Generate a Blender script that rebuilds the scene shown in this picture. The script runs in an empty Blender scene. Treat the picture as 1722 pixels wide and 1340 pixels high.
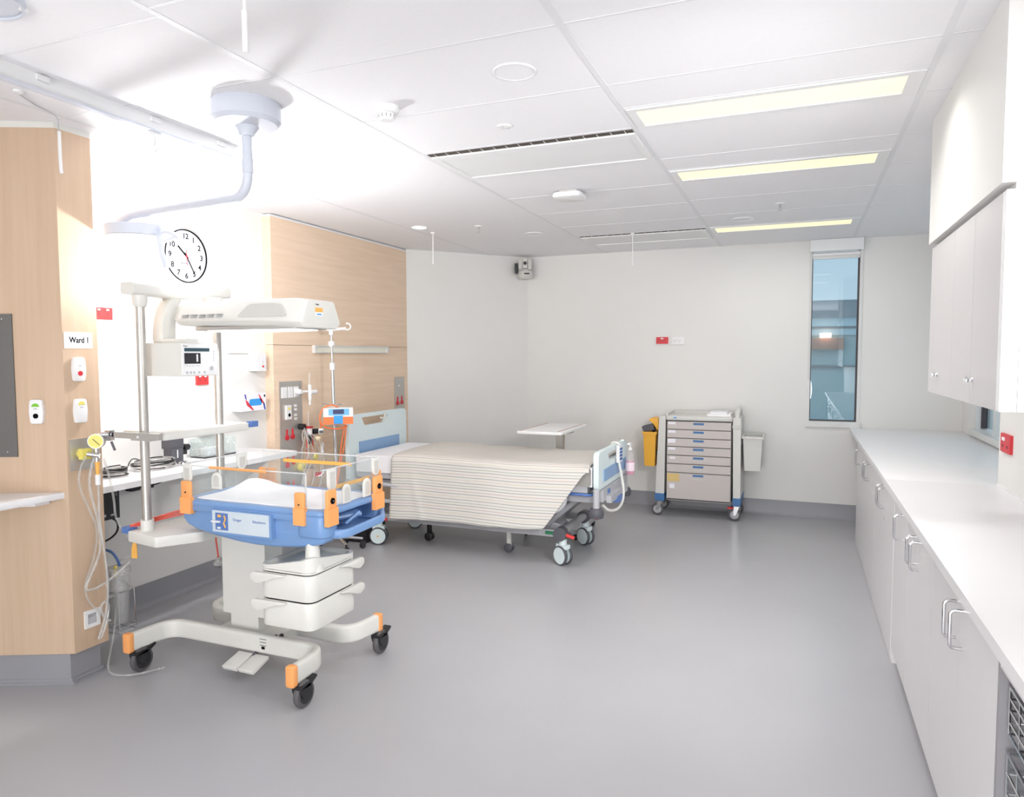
import bpy, bmesh, math, random
from mathutils import Vector, Matrix
random.seed(7)
C = bpy.context.scene.collection
scene = bpy.context.scene
PI = math.pi

# ------------------------------------------------------------------ camera
cam_d = bpy.data.cameras.new('camera')
cam = bpy.data.objects.new('camera', cam_d); C.objects.link(cam); scene.camera = cam
cam_d.sensor_fit = 'HORIZONTAL'; cam_d.sensor_width = 36.0
cam_d.lens = 1189.2/1722*36.0
cam_d.clip_start = 0.05; cam_d.clip_end = 200
ya, pi_, ro = -0.38575, 0.060457, -0.003133
Yaw = Matrix(((math.cos(ya), -math.sin(ya), 0), (math.sin(ya), math.cos(ya), 0), (0, 0, 1)))
Pit = Matrix(((1, 0, 0), (0, math.cos(pi_), -math.sin(pi_)), (0, math.sin(pi_), math.cos(pi_))))
Rol = Matrix(((math.cos(ro), -math.sin(ro), 0), (math.sin(ro), math.cos(ro), 0), (0, 0, 1)))
Base = Matrix(((1, 0, 0), (0, 0, -1), (0, 1, 0)))
M3 = Rol @ Pit @ Base @ Yaw                     # world -> camera (x right, y down, z forward)
rot = Matrix((M3[0], -Vector(M3[1]), -Vector(M3[2]))).transposed()
cam.matrix_world = Matrix.Translation((0, 0, 1.6)) @ rot.to_4x4()

# ------------------------------------------------------------------ colour management, sky, lights
vs = scene.view_settings
scene.display_settings.display_device = 'sRGB'
vs.view_transform = 'Standard'; vs.look = 'None'; vs.gamma = 1.0; vs.use_curve_mapping = False
vs.exposure = 0.18
world = bpy.data.worlds.new('dusk_sky'); scene.world = world; world.use_nodes = True
wb = world.node_tree.nodes['Background']
wb.inputs[0].default_value = (0.50, 0.64, 0.76, 1); wb.inputs[1].default_value = 1.15

def area(name, loc, target, size, power, col=(1, 1, 1), size_y=None):
    l = bpy.data.lights.new(name, 'AREA'); l.energy = power; l.color = col
    l.shape = 'DISK' if size_y is None else 'RECTANGLE'; l.size = size
    if size_y: l.size_y = size_y
    o = bpy.data.objects.new(name, l); C.objects.link(o); o.location = loc
    d = Vector(target)-Vector(loc); o.rotation_euler = d.to_track_quat('-Z', 'Y').to_euler()
    return o
def point(name, loc, power, rad, col=(1, 1, 1)):
    l = bpy.data.lights.new(name, 'POINT'); l.energy = power; l.color = col; l.shadow_soft_size = rad
    o = bpy.data.objects.new(name, l); C.objects.link(o); o.location = loc
    return o
# two photographic strobes by the near end of the wall cupboards, one in the bay, an added broad fill behind the camera, the ceiling tubes
def spot(name, loc, target, power, rad, ang, col):
    l = bpy.data.lights.new(name, 'SPOT'); l.energy = power; l.color = col; l.shadow_soft_size = rad
    l.spot_size = math.radians(ang); l.spot_blend = 0.8
    o = bpy.data.objects.new(name, l); C.objects.link(o); o.location = loc
    o.rotation_euler = (Vector(target)-Vector(loc)).to_track_quat('-Z', 'Y').to_euler()
spot('strobe_light', (0.70, 1.60, 2.10), (-3.1, 5.8, 0.75), 92, 0.08, 92, (0.985, 0.988, 1))
spot('strobe_light', (0.92, 1.56, 2.10), (-2.6, 6.3, 0.75), 66, 0.08, 92, (0.985, 0.988, 1))
point('strobe_light', (-3.02, 2.98, 1.98), 86, 0.06, (0.985, 0.985, 1))
area('fill_light', (-0.8, -3.6, 0.8), (-0.4, 0.6, 3.4), 2.2, 165, (0.985, 0.988, 1))  # unseen fill, added to lift the ceiling and the room
for yy, pw, sp in ((0.45, 14, 115), (3.325, 8, 150), (4.475, 10, 150), (6.5, 7, 180)):
    area('tube_light', (-0.15, yy, 2.68), (-0.15, yy, 0), 1.1, pw, (1, 0.98, 0.96), 0.2).data.spread = math.radians(sp)

# ------------------------------------------------------------------ materials
def lin(c):
    return tuple(((v/255)/12.92 if v/255 <= 0.04045 else ((v/255+0.055)/1.055)**2.4) for v in c)
def M(name, rgb, rough=0.5, metal=0.0, var=0.03, scale=12.0, bump=0.0, spec=0.5, stretch=None, trans=0.0, emit=None, alpha=None):
    m = bpy.data.materials.new(name); m.use_nodes = True
    nt = m.node_tree; b = nt.nodes['Principled BSDF']
    c = lin(rgb)
    tc = nt.nodes.new('ShaderNodeTexCoord'); mp = nt.nodes.new('ShaderNodeMapping')
    nt.links.new(tc.outputs['Object'], mp.inputs[0])
    if stretch: mp.inputs['Scale'].default_value = stretch
    n = nt.nodes.new('ShaderNodeTexNoise'); n.inputs['Scale'].default_value = scale; n.inputs['Detail'].default_value = 4
    nt.links.new(mp.outputs[0], n.inputs['Vector'])
    r = nt.nodes.new('ShaderNodeValToRGB')
    r.color_ramp.elements[0].position = 0.3; r.color_ramp.elements[1].position = 0.7
    r.color_ramp.elements[0].color = tuple(v*(1-var) for v in c)+(1,)
    r.color_ramp.elements[1].color = tuple(min(1, v*(1+var)) for v in c)+(1,)
    nt.links.new(n.outputs['Fac'], r.inputs[0]); nt.links.new(r.outputs[0], b.inputs['Base Color'])
    b.inputs['Roughness'].default_value = rough; b.inputs['Metallic'].default_value = metal
    b.inputs['Specular IOR Level'].default_value = spec
    if trans: b.inputs['Transmission Weight'].default_value = trans
    if bump:
        bp = nt.nodes.new('ShaderNodeBump'); bp.inputs['Strength'].default_value = bump; bp.inputs['Distance'].default_value = 0.003
        nt.links.new(n.outputs['Fac'], bp.inputs['Height']); nt.links.new(bp.outputs[0], b.inputs['Normal'])
    if emit:
        b.inputs['Emission Color'].default_value = lin(emit[0])+(1,); b.inputs['Emission Strength'].default_value = emit[1]
    return m
def clear(name, tint=(250, 252, 252), fac=0.12, white=0.06, rough=0.03):
    # thin clear sheet: see-through with a Fresnel reflection and a trace of haze
    m = bpy.data.materials.new(name); m.use_nodes = True; nt = m.node_tree
    for n in list(nt.nodes): nt.nodes.remove(n)
    out = nt.nodes.new('ShaderNodeOutputMaterial')
    tr = nt.nodes.new('ShaderNodeBsdfTransparent'); tr.inputs[0].default_value = lin(tint)+(1,)
    gl = nt.nodes.new('ShaderNodeBsdfGlossy'); gl.inputs['Roughness'].default_value = rough
    df = nt.nodes.new('ShaderNodeBsdfDiffuse'); df.inputs[0].default_value = (0.9, 0.9, 0.9, 1)
    fr = nt.nodes.new('ShaderNodeLayerWeight'); fr.inputs[0].default_value = 0.5
    pw = nt.nodes.new('ShaderNodeMath'); pw.operation = 'POWER'; pw.inputs[1].default_value = 5.0
    nt.links.new(fr.outputs['Facing'], pw.inputs[0])
    mu = nt.nodes.new('ShaderNodeMath'); mu.operation = 'MULTIPLY_ADD'; mu.inputs[1].default_value = 0.6; mu.inputs[2].default_value = fac*0.5
    nt.links.new(pw.outputs[0], mu.inputs[0])
    noi = nt.nodes.new('ShaderNodeTexNoise'); noi.inputs['Scale'].default_value = 6
    mw = nt.nodes.new('ShaderNodeMath'); mw.operation = 'MULTIPLY'; mw.inputs[1].default_value = white*2
    nt.links.new(noi.outputs['Fac'], mw.inputs[0])
    m1 = nt.nodes.new('ShaderNodeMixShader'); m2 = nt.nodes.new('ShaderNodeMixShader')
    nt.links.new(mw.outputs[0], m1.inputs[0]); nt.links.new(tr.outputs[0], m1.inputs[1]); nt.links.new(df.outputs[0], m1.inputs[2])
    nt.links.new(mu.outputs[0], m2.inputs[0]); nt.links.new(m1.outputs[0], m2.inputs[1]); nt.links.new(gl.outputs[0], m2.inputs[2])
    nt.links.new(m2.outputs[0], out.inputs[0])
    return m
def wood(name, base, axis):
    m = bpy.data.materials.new(name); m.use_nodes = True; nt = m.node_tree; b = nt.nodes['Principled BSDF']
    tc = nt.nodes.new('ShaderNodeTexCoord'); mp = nt.nodes.new('ShaderNodeMapping')
    nt.links.new(tc.outputs['Object'], mp.inputs[0])
    mp.inputs['Scale'].default_value = {'z': (14, 14, 0.7), 'y': (14, 0.7, 14)}[axis]
    n = nt.nodes.new('ShaderNodeTexNoise'); n.inputs['Scale'].default_value = 2.2; n.inputs['Detail'].default_value = 8; n.inputs['Roughness'].default_value = 0.6
    nt.links.new(mp.outputs[0], n.inputs['Vector'])
    r = nt.nodes.new('ShaderNodeValToRGB'); c = lin(base)
    r.color_ramp.elements[0].position = 0.32; r.color_ramp.elements[1].position = 0.68
    r.color_ramp.elements[0].color = (c[0]*0.945, c[1]*0.93, c[2]*0.90, 1)
    r.color_ramp.elements[1].color = (min(1, c[0]*1.04), min(1, c[1]*1.04), min(1, c[2]*1.04), 1)
    nt.links.new(n.outputs['Fac'], r.inputs[0]); nt.links.new(r.outputs[0], b.inputs['Base Color'])
    b.inputs['Roughness'].default_value = 0.5; b.inputs['Specular IOR Level'].default_value = 0.3
    return m
mt = {}
mt['wall'] = M('white_paint', (233, 232, 229), 0.6, var=0.006, scale=3, spec=0.25)
mt['ceil'] = M('ceiling_tile', (244, 243, 245), 0.85, var=0.008, scale=60, bump=0.05, spec=0.1)
mt['tee'] = M('ceiling_tee', (234, 234, 236), 0.6, var=0.01)
mt['floor'] = M('grey_vinyl', (178, 178, 181), 0.33, var=0.03, scale=1.2, spec=0.4)
mt['skirt'] = M('grey_vinyl_skirting', (150, 150, 155), 0.4, var=0.03, scale=4)
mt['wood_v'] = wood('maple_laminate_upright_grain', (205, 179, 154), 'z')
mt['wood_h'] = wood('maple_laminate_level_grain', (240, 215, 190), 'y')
mt['lam'] = M('white_laminate', (238, 237, 238), 0.35, var=0.006, scale=5)
mt['door'] = M('light_grey_laminate', (226, 224, 225), 0.4, var=0.008, scale=5)
mt['dooru'] = M('grey_laminate', (204, 201, 201), 0.4, var=0.008, scale=5)
mt['plate'] = M('white_plastic', (240, 240, 240), 0.35, var=0.005)
mt['cream'] = M('warm_white_plastic', (226, 225, 219), 0.35, var=0.01)
mt['creamd'] = M('pale_grey_plastic', (205, 204, 199), 0.4, var=0.01)
mt['lampw'] = M('cool_white_enamel', (212, 217, 228), 0.3, var=0.005)
mt['steel'] = M('brushed_steel', (196, 193, 188), 0.36, 0.75, var=0.06, scale=20, stretch=(1, 1, 20))
mt['chrome'] = M('polished_chrome', (215, 215, 217), 0.12, 1.0, var=0.02)
mt['darksteel'] = M('satin_grey_steel', (120, 118, 116), 0.4, 1.0, var=0.05, scale=20, stretch=(20, 1, 1))
mt['grey'] = M('grey_enamel', (176, 176, 180), 0.4, var=0.03)
mt['lgrey'] = M('light_grey_enamel', (190, 190, 194), 0.4, var=0.02)
mt['dgrey'] = M('dark_grey_plastic', (88, 88, 95), 0.45, var=0.04)
mt['black'] = M('black_plastic', (35, 35, 38), 0.4, var=0.1)
mt['rubber'] = M('grey_rubber', (92, 90, 92), 0.6, var=0.05)
mt['brubber'] = M('black_rubber', (48, 47, 50), 0.6, var=0.08)
mt['blue'] = M('cornflower_blue_plastic', (120, 156, 204), 0.35, var=0.015, scale=4)
mt['blued'] = M('mid_blue_plastic', (88, 122, 186), 0.4, var=0.03)
mt['bluestripe'] = M('powder_blue_panel', (143, 177, 216), 0.45, var=0.015)
mt['mint'] = M('pale_mint_plastic', (229, 242, 243), 0.4, var=0.01)
mt['orange'] = M('apricot_orange_plastic', (250, 172, 104), 0.4, var=0.015)
mt['orangeb'] = M('bright_orange_plastic', (248, 128, 70), 0.4, var=0.03)
mt['amber'] = M('amber_plastic', (248, 186, 92), 0.4, var=0.02)
mt['yellow'] = M('yellow_bin_plastic', (247, 186, 66), 0.4, var=0.015)
mt['lemon'] = M('lemon_dial', (236, 222, 112), 0.4, var=0.03)
mt['red'] = M('red_plastic', (214, 44, 56), 0.4, var=0.03)
mt['coral'] = M('coral_red_plastic', (234, 66, 66), 0.4, var=0.03)
mt['redcord'] = M('red_orange_cable', (222, 92, 74), 0.45, var=0.03)
mt['green'] = M('green_plastic', (125, 196, 52), 0.4, var=0.03)
mt['dgreen'] = M('dark_green_plastic', (40, 130, 86), 0.4, var=0.03)
mt['sheet'] = M('white_cotton', (250, 249, 252), 0.8, var=0.01, scale=30, bump=0.15, spec=0.1)
mt['putty'] = M('putty_drawer_front', (201, 193, 189), 0.45, var=0.01)
mt['trolw'] = M('stone_white_plastic', (214, 213, 208), 0.4, var=0.01)
mt['trolb'] = M('petrol_blue_plastic', (62, 112, 166), 0.4, var=0.02)
mt['paper'] = M('white_paper', (244, 243, 248), 0.7, var=0.005)
mt['kraft'] = M('buff_paper', (222, 193, 128), 0.7, var=0.02)
mt['ink'] = M('black_ink', (24, 24, 27), 0.95, var=0.02, spec=0.02)
mt['blueink'] = M('blue_ink', (78, 108, 176), 0.9, var=0.02, spec=0.05)
mt['screen'] = M('dark_display', (52, 46, 48), 0.15, var=0.05)
mt['screenb'] = M('slate_display', (60, 82, 92), 0.15, var=0.05)
mt['pink'] = M('pink_liquid', (240, 150, 182), 0.2, var=0.03)
mt['label'] = M('pink_white_label', (246, 226, 234), 0.5, var=0.02)
mt['sky'] = M('sky_blue_plastic', (60, 160, 235), 0.35, var=0.04)
mt['hose'] = clear('milky_tubing', (244, 243, 240), fac=0.08, white=0.34, rough=0.2)
mt['acryl'] = clear('clear_acrylic', fac=0.06, white=0.05)
mt['acryledge'] = clear('lit_acrylic_edge', fac=0.1, white=0.55, rough=0.2)  # extra white paints the bright, lit look onto the panel edges
mt['jar'] = clear('clear_canister_plastic', (252, 252, 252), fac=0.08, white=0.17, rough=0.15)
mt['clearhose'] = clear('clear_tubing', (246, 246, 244), fac=0.10, white=0.20, rough=0.15)
mt['glass'] = clear('window_glass', (236, 243, 244), fac=0.16, white=0.0, rough=0.0)
mt['tglass'] = clear('pale_green_glass', (249, 254, 253), fac=0.10, white=0.22, rough=0.02)
mt['alu'] = M('window_aluminium', (222, 222, 220), 0.35, var=0.01)
mt['darkframe'] = M('dark_window_seal', (70, 62, 66), 0.5, var=0.05)
mt['diff'] = M('lamp_diffuser', (255, 246, 208), 0.5, var=0.0, emit=((255, 240, 196), 0.55))
mt['ledw'] = M('white_lamp_diffuser', (250, 250, 252), 0.5, var=0.0, emit=((250, 250, 255), 1.6))
mt['bedlamp'] = M('unlit_lamp_diffuser', (246, 242, 226), 0.5, var=0.005)

# ------------------------------------------------------------------ mesh builder
WL = {}
class MB:
    def __init__(s): s.bm = bmesh.new()
    def _bev(s, geom_faces, b, seg):
        es = set()
        for f in geom_faces:
            for e in f.edges:
                if len(e.link_faces) == 2 and e.calc_face_angle(0) > 0.5: es.add(e)
        if es: bmesh.ops.bevel(s.bm, geom=list(es), offset=b, segments=seg, affect='EDGES', profile=0.5, clamp_overlap=True)
    def box(s, x0, x1, y0, y1, z0, z1, b=0, seg=2, mat=None):
        vs = [s.bm.verts.new(p) for p in ((x0, y0, z0), (x1, y0, z0), (x1, y1, z0), (x0, y1, z0), (x0, y0, z1), (x1, y0, z1), (x1, y1, z1), (x0, y1, z1))]
        if mat is not None:
            for v in vs: v.co = mat @ v.co
        fs = [s.bm.faces.new([vs[i] for i in q]) for q in ((3, 2, 1, 0), (4, 5, 6, 7), (0, 1, 5, 4), (1, 2, 6, 5), (2, 3, 7, 6), (3, 0, 4, 7))]
        if b: s._bev(fs, b, seg)
        return s
    def obox(s, c, size, ang, b=0, seg=2, axis='Z'):
        m = Matrix.Translation(c) @ Matrix.Rotation(ang, 4, axis)
        a, d, h = size[0]/2, size[1]/2, size[2]/2
        return s.box(-a, a, -d, d, -h, h, b, seg, m)
    def cyl(s, p0, p1, r0, r1=None, n=20, b=0):
        if r1 is None: r1 = r0
        p0 = Vector(p0); p1 = Vector(p1); d = (p1-p0).normalized()
        a = d.orthogonal().normalized(); c = d.cross(a)
        A = [s.bm.verts.new(p0+(a*math.cos(2*PI*i/n)+c*math.sin(2*PI*i/n))*r0) for i in range(n)]
        B = [s.bm.verts.new(p1+(a*math.cos(2*PI*i/n)+c*math.sin(2*PI*i/n))*r1) for i in range(n)]
        fs = [s.bm.faces.new((A[i], A[(i+1) % n], B[(i+1) % n], B[i])) for i in range(n)]
        f0 = s.bm.faces.new(A[::-1]); f1 = s.bm.faces.new(B)
        if b: s._bev([f0, f1], b, 2)
        return s
    def tube(s, pts, r, n=8, closed=False, sm=0):
        pts = [Vector(p) for p in pts]
        for _ in range(sm):
            q = []
            m = len(pts)
            rng = range(m) if closed else range(m-1)
            if not closed: q.append(pts[0])
            for i in rng:
                a, b2 = pts[i], pts[(i+1) % m]
                q += [a*0.75+b2*0.25, a*0.25+b2*0.75]
            if not closed: q.append(pts[-1])
            pts = q
        m = len(pts); rings = []; up = None
        for i, p in enumerate(pts):
            if closed: t = pts[(i+1) % m]-pts[i-1]
            else: t = pts[min(i+1, m-1)]-pts[max(i-1, 0)]
            t = t.normalized() if t.length > 1e-9 else Vector((0, 0, 1))
            if up is None: up = t.orthogonal().normalized()
            up = (up-t*up.dot(t)); up = up.normalized() if up.length > 1e-6 else t.orthogonal().normalized()
            c = t.cross(up)
            rings.append([s.bm.verts.new(p+(up*math.cos(2*PI*k/n)+c*math.sin(2*PI*k/n))*r) for k in range(n)])
        for i in range(m if closed else m-1):
            A, B = rings[i], rings[(i+1) % m]
            for k in range(n): s.bm.faces.new((A[k], A[(k+1) % n], B[(k+1) % n], B[k]))
        if not closed:
            s.bm.faces.new(rings[0][::-1]); s.bm.faces.new(rings[-1])
        return s
    def prism(s, poly, axis, a, b, bev=0, seg=2):
        # poly: list of 2-D points; axis the extrusion axis: 'x' -> (y,z), 'y' -> (x,z), 'z' -> (x,y)
        def P(u, v, w): return {'x': (w, u, v), 'y': (u, w, v), 'z': (u, v, w)}[axis]
        A = [s.bm.verts.new(P(u, v, a)) for u, v in poly]; B = [s.bm.verts.new(P(u, v, b)) for u, v in poly]
        n = len(poly)
        fs = [s.bm.faces.new((A[i], A[(i+1) % n], B[(i+1) % n], B[i])) for i in range(n)]
        fs += [s.bm.faces.new(A[::-1]), s.bm.faces.new(B)]
        bmesh.ops.recalc_face_normals(s.bm, faces=fs)
        if bev: s._bev(fs[-2:], bev, seg)
        return s
    def lathe(s, prof, c, n=28, axis='z', caps=True):
        rings = []
        def P(r, h, a):
            u, v = r*math.cos(a), r*math.sin(a)
            return {'z': (c[0]+u, c[1]+v, c[2]+h), 'x': (c[0]+h, c[1]+u, c[2]+v), 'y': (c[0]+u, c[1]+h, c[2]+v)}[axis]
        for r, h in prof:
            rings.append([s.bm.verts.new(P(max(r, 1e-4), h, 2*PI*k/n)) for k in range(n)])
        fs = []
        for A, B in zip(rings, rings[1:]):
            for k in range(n): fs.append(s.bm.faces.new((A[k], A[(k+1) % n], B[(k+1) % n], B[k])))
        if caps: fs.append(s.bm.faces.new(rings[0][::-1])); fs.append(s.bm.faces.new(rings[-1]))
        bmesh.ops.recalc_face_normals(s.bm, faces=fs)
        return s
    def sweep(s, prof, path, closed=False):
        # prof: (side, up) points swept along a level path
        path = [Vector(p) for p in path]; m = len(path); rings = []
        for i, p in enumerate(path):
            t = (path[min(i+1, m-1)]-path[max(i-1, 0)]); t.z = 0; t.normalize()
            sd = t.cross(Vector((0, 0, 1)))
            rings.append([s.bm.verts.new(p+sd*u+Vector((0, 0, v))) for u, v in prof])
        n = len(prof); fs = []
        for i in range(m-1):
            for k in range(n): fs.append(s.bm.faces.new((rings[i][k], rings[i][(k+1) % n], rings[i+1][(k+1) % n], rings[i+1][k])))
        fs.append(s.bm.faces.new(rings[0][::-1])); fs.append(s.bm.faces.new(rings[-1]))
        bmesh.ops.recalc_face_normals(s.bm, faces=fs)
        return s
    def build(s, name, mat, parent=None, loc=None, ang=0.6):
        bmesh.ops.recalc_face_normals(s.bm, faces=s.bm.faces[:])
        org = Vector(loc) if loc is not None else (WL[parent.name] if parent is not None else Vector((0, 0, 0)))
        for v in s.bm.verts: v.co -= org
        for f in s.bm.faces: f.smooth = True
        for e in s.bm.edges:
            e.smooth = not (len(e.link_faces) != 2 or e.calc_face_angle(0) > ang)
        me = bpy.data.meshes.new(name); s.bm.to_mesh(me); s.bm.free()
        me.materials.append(mt[mat] if isinstance(mat, str) else mat)
        o = bpy.data.objects.new(name, me); C.objects.link(o)
        if parent is not None: o.parent = parent
        else: o.location = org
        WL[o.name] = org.copy()
        return o
def rpoly(pts, r, n=5):
    out = []; m = len(pts)
    for i in range(m):
        p = Vector(pts[i]); a = Vector(pts[i-1]); b = Vector(pts[(i+1) % m])
        da = (a-p); db = (b-p); rr = min(r, da.length*0.49, db.length*0.49)
        p0 = p+da.normalized()*rr; p1 = p+db.normalized()*rr
        for k in range(n+1):
            t = k/n
            q = p0*(1-t)**2+p*2*t*(1-t)+p1*t*t
            out.append((q.x, q.y))
    return out
def rect(a, b, c, d): return [(a, c), (b, c), (b, d), (a, d)]
def fillet(pts, r, n=8):
    out = [Vector(pts[0])]
    for i in range(1, len(pts)-1):
        p = Vector(pts[i]); a = Vector(pts[i-1])-p; b = Vector(pts[i+1])-p
        rr = min(r, a.length*0.49, b.length*0.49); p0 = p+a.normalized()*rr; p1 = p+b.normalized()*rr
        for k in range(n+1):
            t = k/n; out.append(p0*(1-t)**2+p*2*t*(1-t)+p1*t*t)
    out.append(Vector(pts[-1])); return out

def tag(o, label, cat, group=None, kind=None):
    o['label'] = label; o['category'] = cat
    if group: o['group'] = group
    if kind: o['kind'] = kind
    return o
def thing(name, label, cat, loc, group=None):
    o = bpy.data.objects.new(name, None); C.objects.link(o); o.location = loc; o.empty_display_size = 0.1
    WL[o.name] = Vector(loc)
    return tag(o, label, cat, group)
def struct(name, mb, mat, loc=None):
    o = mb.build(name, mat, loc=loc); o['kind'] = 'structure'; return o
def spart(name, mb, mat, parent): return mb.build(name, mat, parent)
def text(name, body, origin, right, up, size, mat, parent, ext=0.0006, align='LEFT', width=None, bold=0.0):
    cu = bpy.data.curves.new('lettering', 'FONT'); cu.body = body; cu.size = size; cu.extrude = ext; cu.align_x = align; cu.offset = bold
    o = bpy.data.objects.new('lettering_tmp', cu); C.objects.link(o)
    dg = bpy.context.evaluated_depsgraph_get()
    me = bpy.data.meshes.new_from_object(o.evaluated_get(dg)); bpy.data.objects.remove(o); 
    R = Vector(right).normalized(); U = Vector(up).normalized(); N = R.cross(U)
    m = Matrix((R, U, N)).transposed().to_4x4(); m.translation = Vector(origin)-WL[parent.name]
    if width:
        xs = [v.co.x for v in me.vertices]; k = width/(max(xs)-min(xs)); 
        for v in me.vertices: v.co.x *= k
    me.transform(m); me.name = name; me.materials.clear(); me.materials.append(mt[mat])
    ob = bpy.data.objects.new(name, me); C.objects.link(ob); ob.parent = parent; WL[ob.name] = WL[parent.name].copy()
    return ob
def copy_tree(o, delta, label=None, parent=None):
    c = o.copy(); C.objects.link(c)
    if parent is not None: c.parent = parent
    else: c.location = o.location+Vector(delta)
    WL[c.name] = WL[o.name]+Vector(delta)
    if label: c['label'] = label
    for ch in [x for x in CH.get(o.name, [])]: copy_tree(ch, delta, None, c)
    return c
CH = {}
def index_children():
    CH.clear()
    for o in bpy.data.objects:
        if o.parent: CH.setdefault(o.parent.name, []).append(o)

# ================================================================== THE ROOM
CZ = 2.696
struct('floor', MB().box(-4.7, 1.6, -4.7, 7.7, -0.06, 0.0), 'floor')
# ceiling: slab with the exposed grid of tees
def ceiling():
    mb = MB(); mb.box(-4.7, 1.6, -4.7, 7.7, CZ, CZ+0.08)
    o = struct('ceiling', mb, 'ceil')
    g = MB()
    t = 0.012; z0, z1 = CZ-0.002, CZ+0.01
    xs = [-3.145, -1.93, -0.757, 0.449]
    for x in xs: g.box(x-t, x+t, -4.5, 7.48, z0, z1)
    cols = [(-3.85, -3.145), (-3.145, -1.93), (-1.93, -0.757), (-0.757, 0.449), (0.449, 0.60)]
    crosses = [[1.75, 2.3, 2.9], [-0.1, 0.5, 1.13, 1.752, 2.29, 2.87, 3.47], [-0.1, 0.5, 1.1, 1.7, 2.3, 2.88, 3.45, 4.03, 4.66, 5.26, 5.86, 6.36, 6.93],
               [-0.1, 0.5, 1.1, 1.7, 2.3, 2.88, 3.17, 3.475, 4.06, 4.32, 4.63, 5.2, 5.8, 6.34, 6.66], [1.7, 2.3, 2.88, 3.45, 4.06, 4.66, 5.26, 5.86]]
    for (a, b), ys in zip(cols, crosses):
        for y in ys: g.box(a+t, b-t, y-t*0.5, y+t*0.5, z0+0.0005, z1)
    go = g.build('ceiling_grid', 'tee', o); 
ceiling()
# far wall with the window opening
wx0, wx1, wz0, wz1 = 0.072, 0.540, 0.93, 2.69
mb = MB()
mb.box(-2.84, wx0, 7.48, 7.62, 0, CZ); mb.box(wx1, 1.6, 7.48, 7.62, 0, CZ)
mb.box(wx0, wx1, 7.48, 7.62, 0, wz0); mb.box(wx0, wx1, 7.48, 7.62, wz1, CZ)
struct('wall_far', mb, 'wall')
def wallseg(name, p0, p1, z0, z1, thick, mat):
    p0 = Vector(p0); p1 = Vector(p1); d = (p1-p0).normalized(); n = Vector((d.y, -d.x))   # thickness away from n
    poly = [p0, p1, p1-n*thick, p0-n*thick]
    return struct(name, MB().prism([(p.x, p.y) for p in poly], 'z', z0, z1), mat)
wallseg('wall_diagonal', (-3.77, 6.40), (-2.84, 7.48), 0, CZ, 0.12, 'wall')
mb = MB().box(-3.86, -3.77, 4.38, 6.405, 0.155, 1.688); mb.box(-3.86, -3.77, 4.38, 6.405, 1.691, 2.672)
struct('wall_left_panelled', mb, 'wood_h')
struct('trim_1', MB().box(-3.86, -3.772, 4.381, 6.405, 2.672, 2.689), 'plate')
struct('wall_left_bay', MB().box(-3.97, -3.85, 2.4, 6.5, 0, CZ), 'wall')
# timber nib in the foreground
da = Vector((-0.9096, -0.4155))
P0 = Vector((-3.245, 2.318)); P3 = P0+da*1.25
nib = [P0, Vector((-3.245, 2.50)), Vector((-3.86, 2.50)), Vector((-4.45, 2.50)), Vector((P3.x, P3.y))]
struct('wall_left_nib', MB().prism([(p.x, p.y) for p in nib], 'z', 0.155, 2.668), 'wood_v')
struct('trim_2', MB().prism([(p.x, p.y) for p in nib], 'z', 2.668, CZ), 'cream')
def inset(dx): return [(P0.x-dx*0.9, P0.y-dx*0.2), (P0.x-dx*0.9, 2.50-dx), (-3.86, 2.50-dx), (-4.45, 2.50-dx), (P3.x+dx*0.3, P3.y+dx)]
mb = MB().prism(inset(0.03), 'z', 0.03, 0.155)
mb.prism(inset(0.012), 'z', 0.0, 0.012); mb.prism(inset(0.022), 'z', 0.012, 0.03)
struct('baseboard_nib', mb, 'skirt')
struct('wall_left_near', MB().box(-4.5, P3.x, -4.7, P3.y, 0, CZ), 'wall')
struct('wall_back', MB().box(-4.7, 1.6, -4.7, -4.58, 0, CZ), 'wall')
struct('wall_right_near', MB().box(1.0, 1.55, -4.7, 4.47, 0, CZ), 'wall')
# recessed right wall with its window
ry0, ry1, rz0, rz1 = 5.1, 7.06, 0.945, 2.35
mb = MB(); mb.box(1.38, 1.55, 4.47, ry0, 0, CZ); mb.box(1.38, 1.55, ry1, 7.62, 0, CZ)
mb.box(1.38, 1.55, ry0, ry1, 0, rz0); mb.box(1.38, 1.55, ry0, ry1, rz1, CZ)
struct('wall_right_recess', mb, 'wall')
# bulkhead above the wall cupboards
struct('wall_right_bulkhead', MB().box(0.56, 1.0, 2.58, 3.9, 2.12, CZ), 'wall')
# skirtings with cove
def skirt(name, p0, p1, h=0.152):
    p0 = Vector(p0); p1 = Vector(p1); d = (p1-p0); L = d.length; d.normalize(); n = Vector((d.y, -d.x))
    prof = [(0, 0), (0.03, 0), (0.024, 0.004), (0.012, 0.016), (0.007, 0.035), (0.006, h), (0, h)]
    mb = MB(); A = []; B = []
    for u, v in prof:
        q = p0+n*u; A.append(mb.bm.verts.new((q.x, q.y, v))); q = p1+n*u; B.append(mb.bm.verts.new((q.x, q.y, v)))
    k = len(prof)
    for i in range(k): mb.bm.faces.new((A[i], A[(i+1) % k], B[(i+1) % k], B[i]))
    mb.bm.faces.new(A[::-1]); mb.bm.faces.new(B)
    struct(name, mb, 'skirt')
skirt('baseboard_far', (-2.84, 7.479), (1.379, 7.479))
skirt('baseboard_diagonal', (-3.769, 6.401), (-2.841, 7.478))
skirt('baseboard_left_panelled', (-3.769, 4.38), (-3.769, 6.40), 0.155)
skirt('baseboard_left_bay', (-3.849, 2.50), (-3.849, 4.38))

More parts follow.
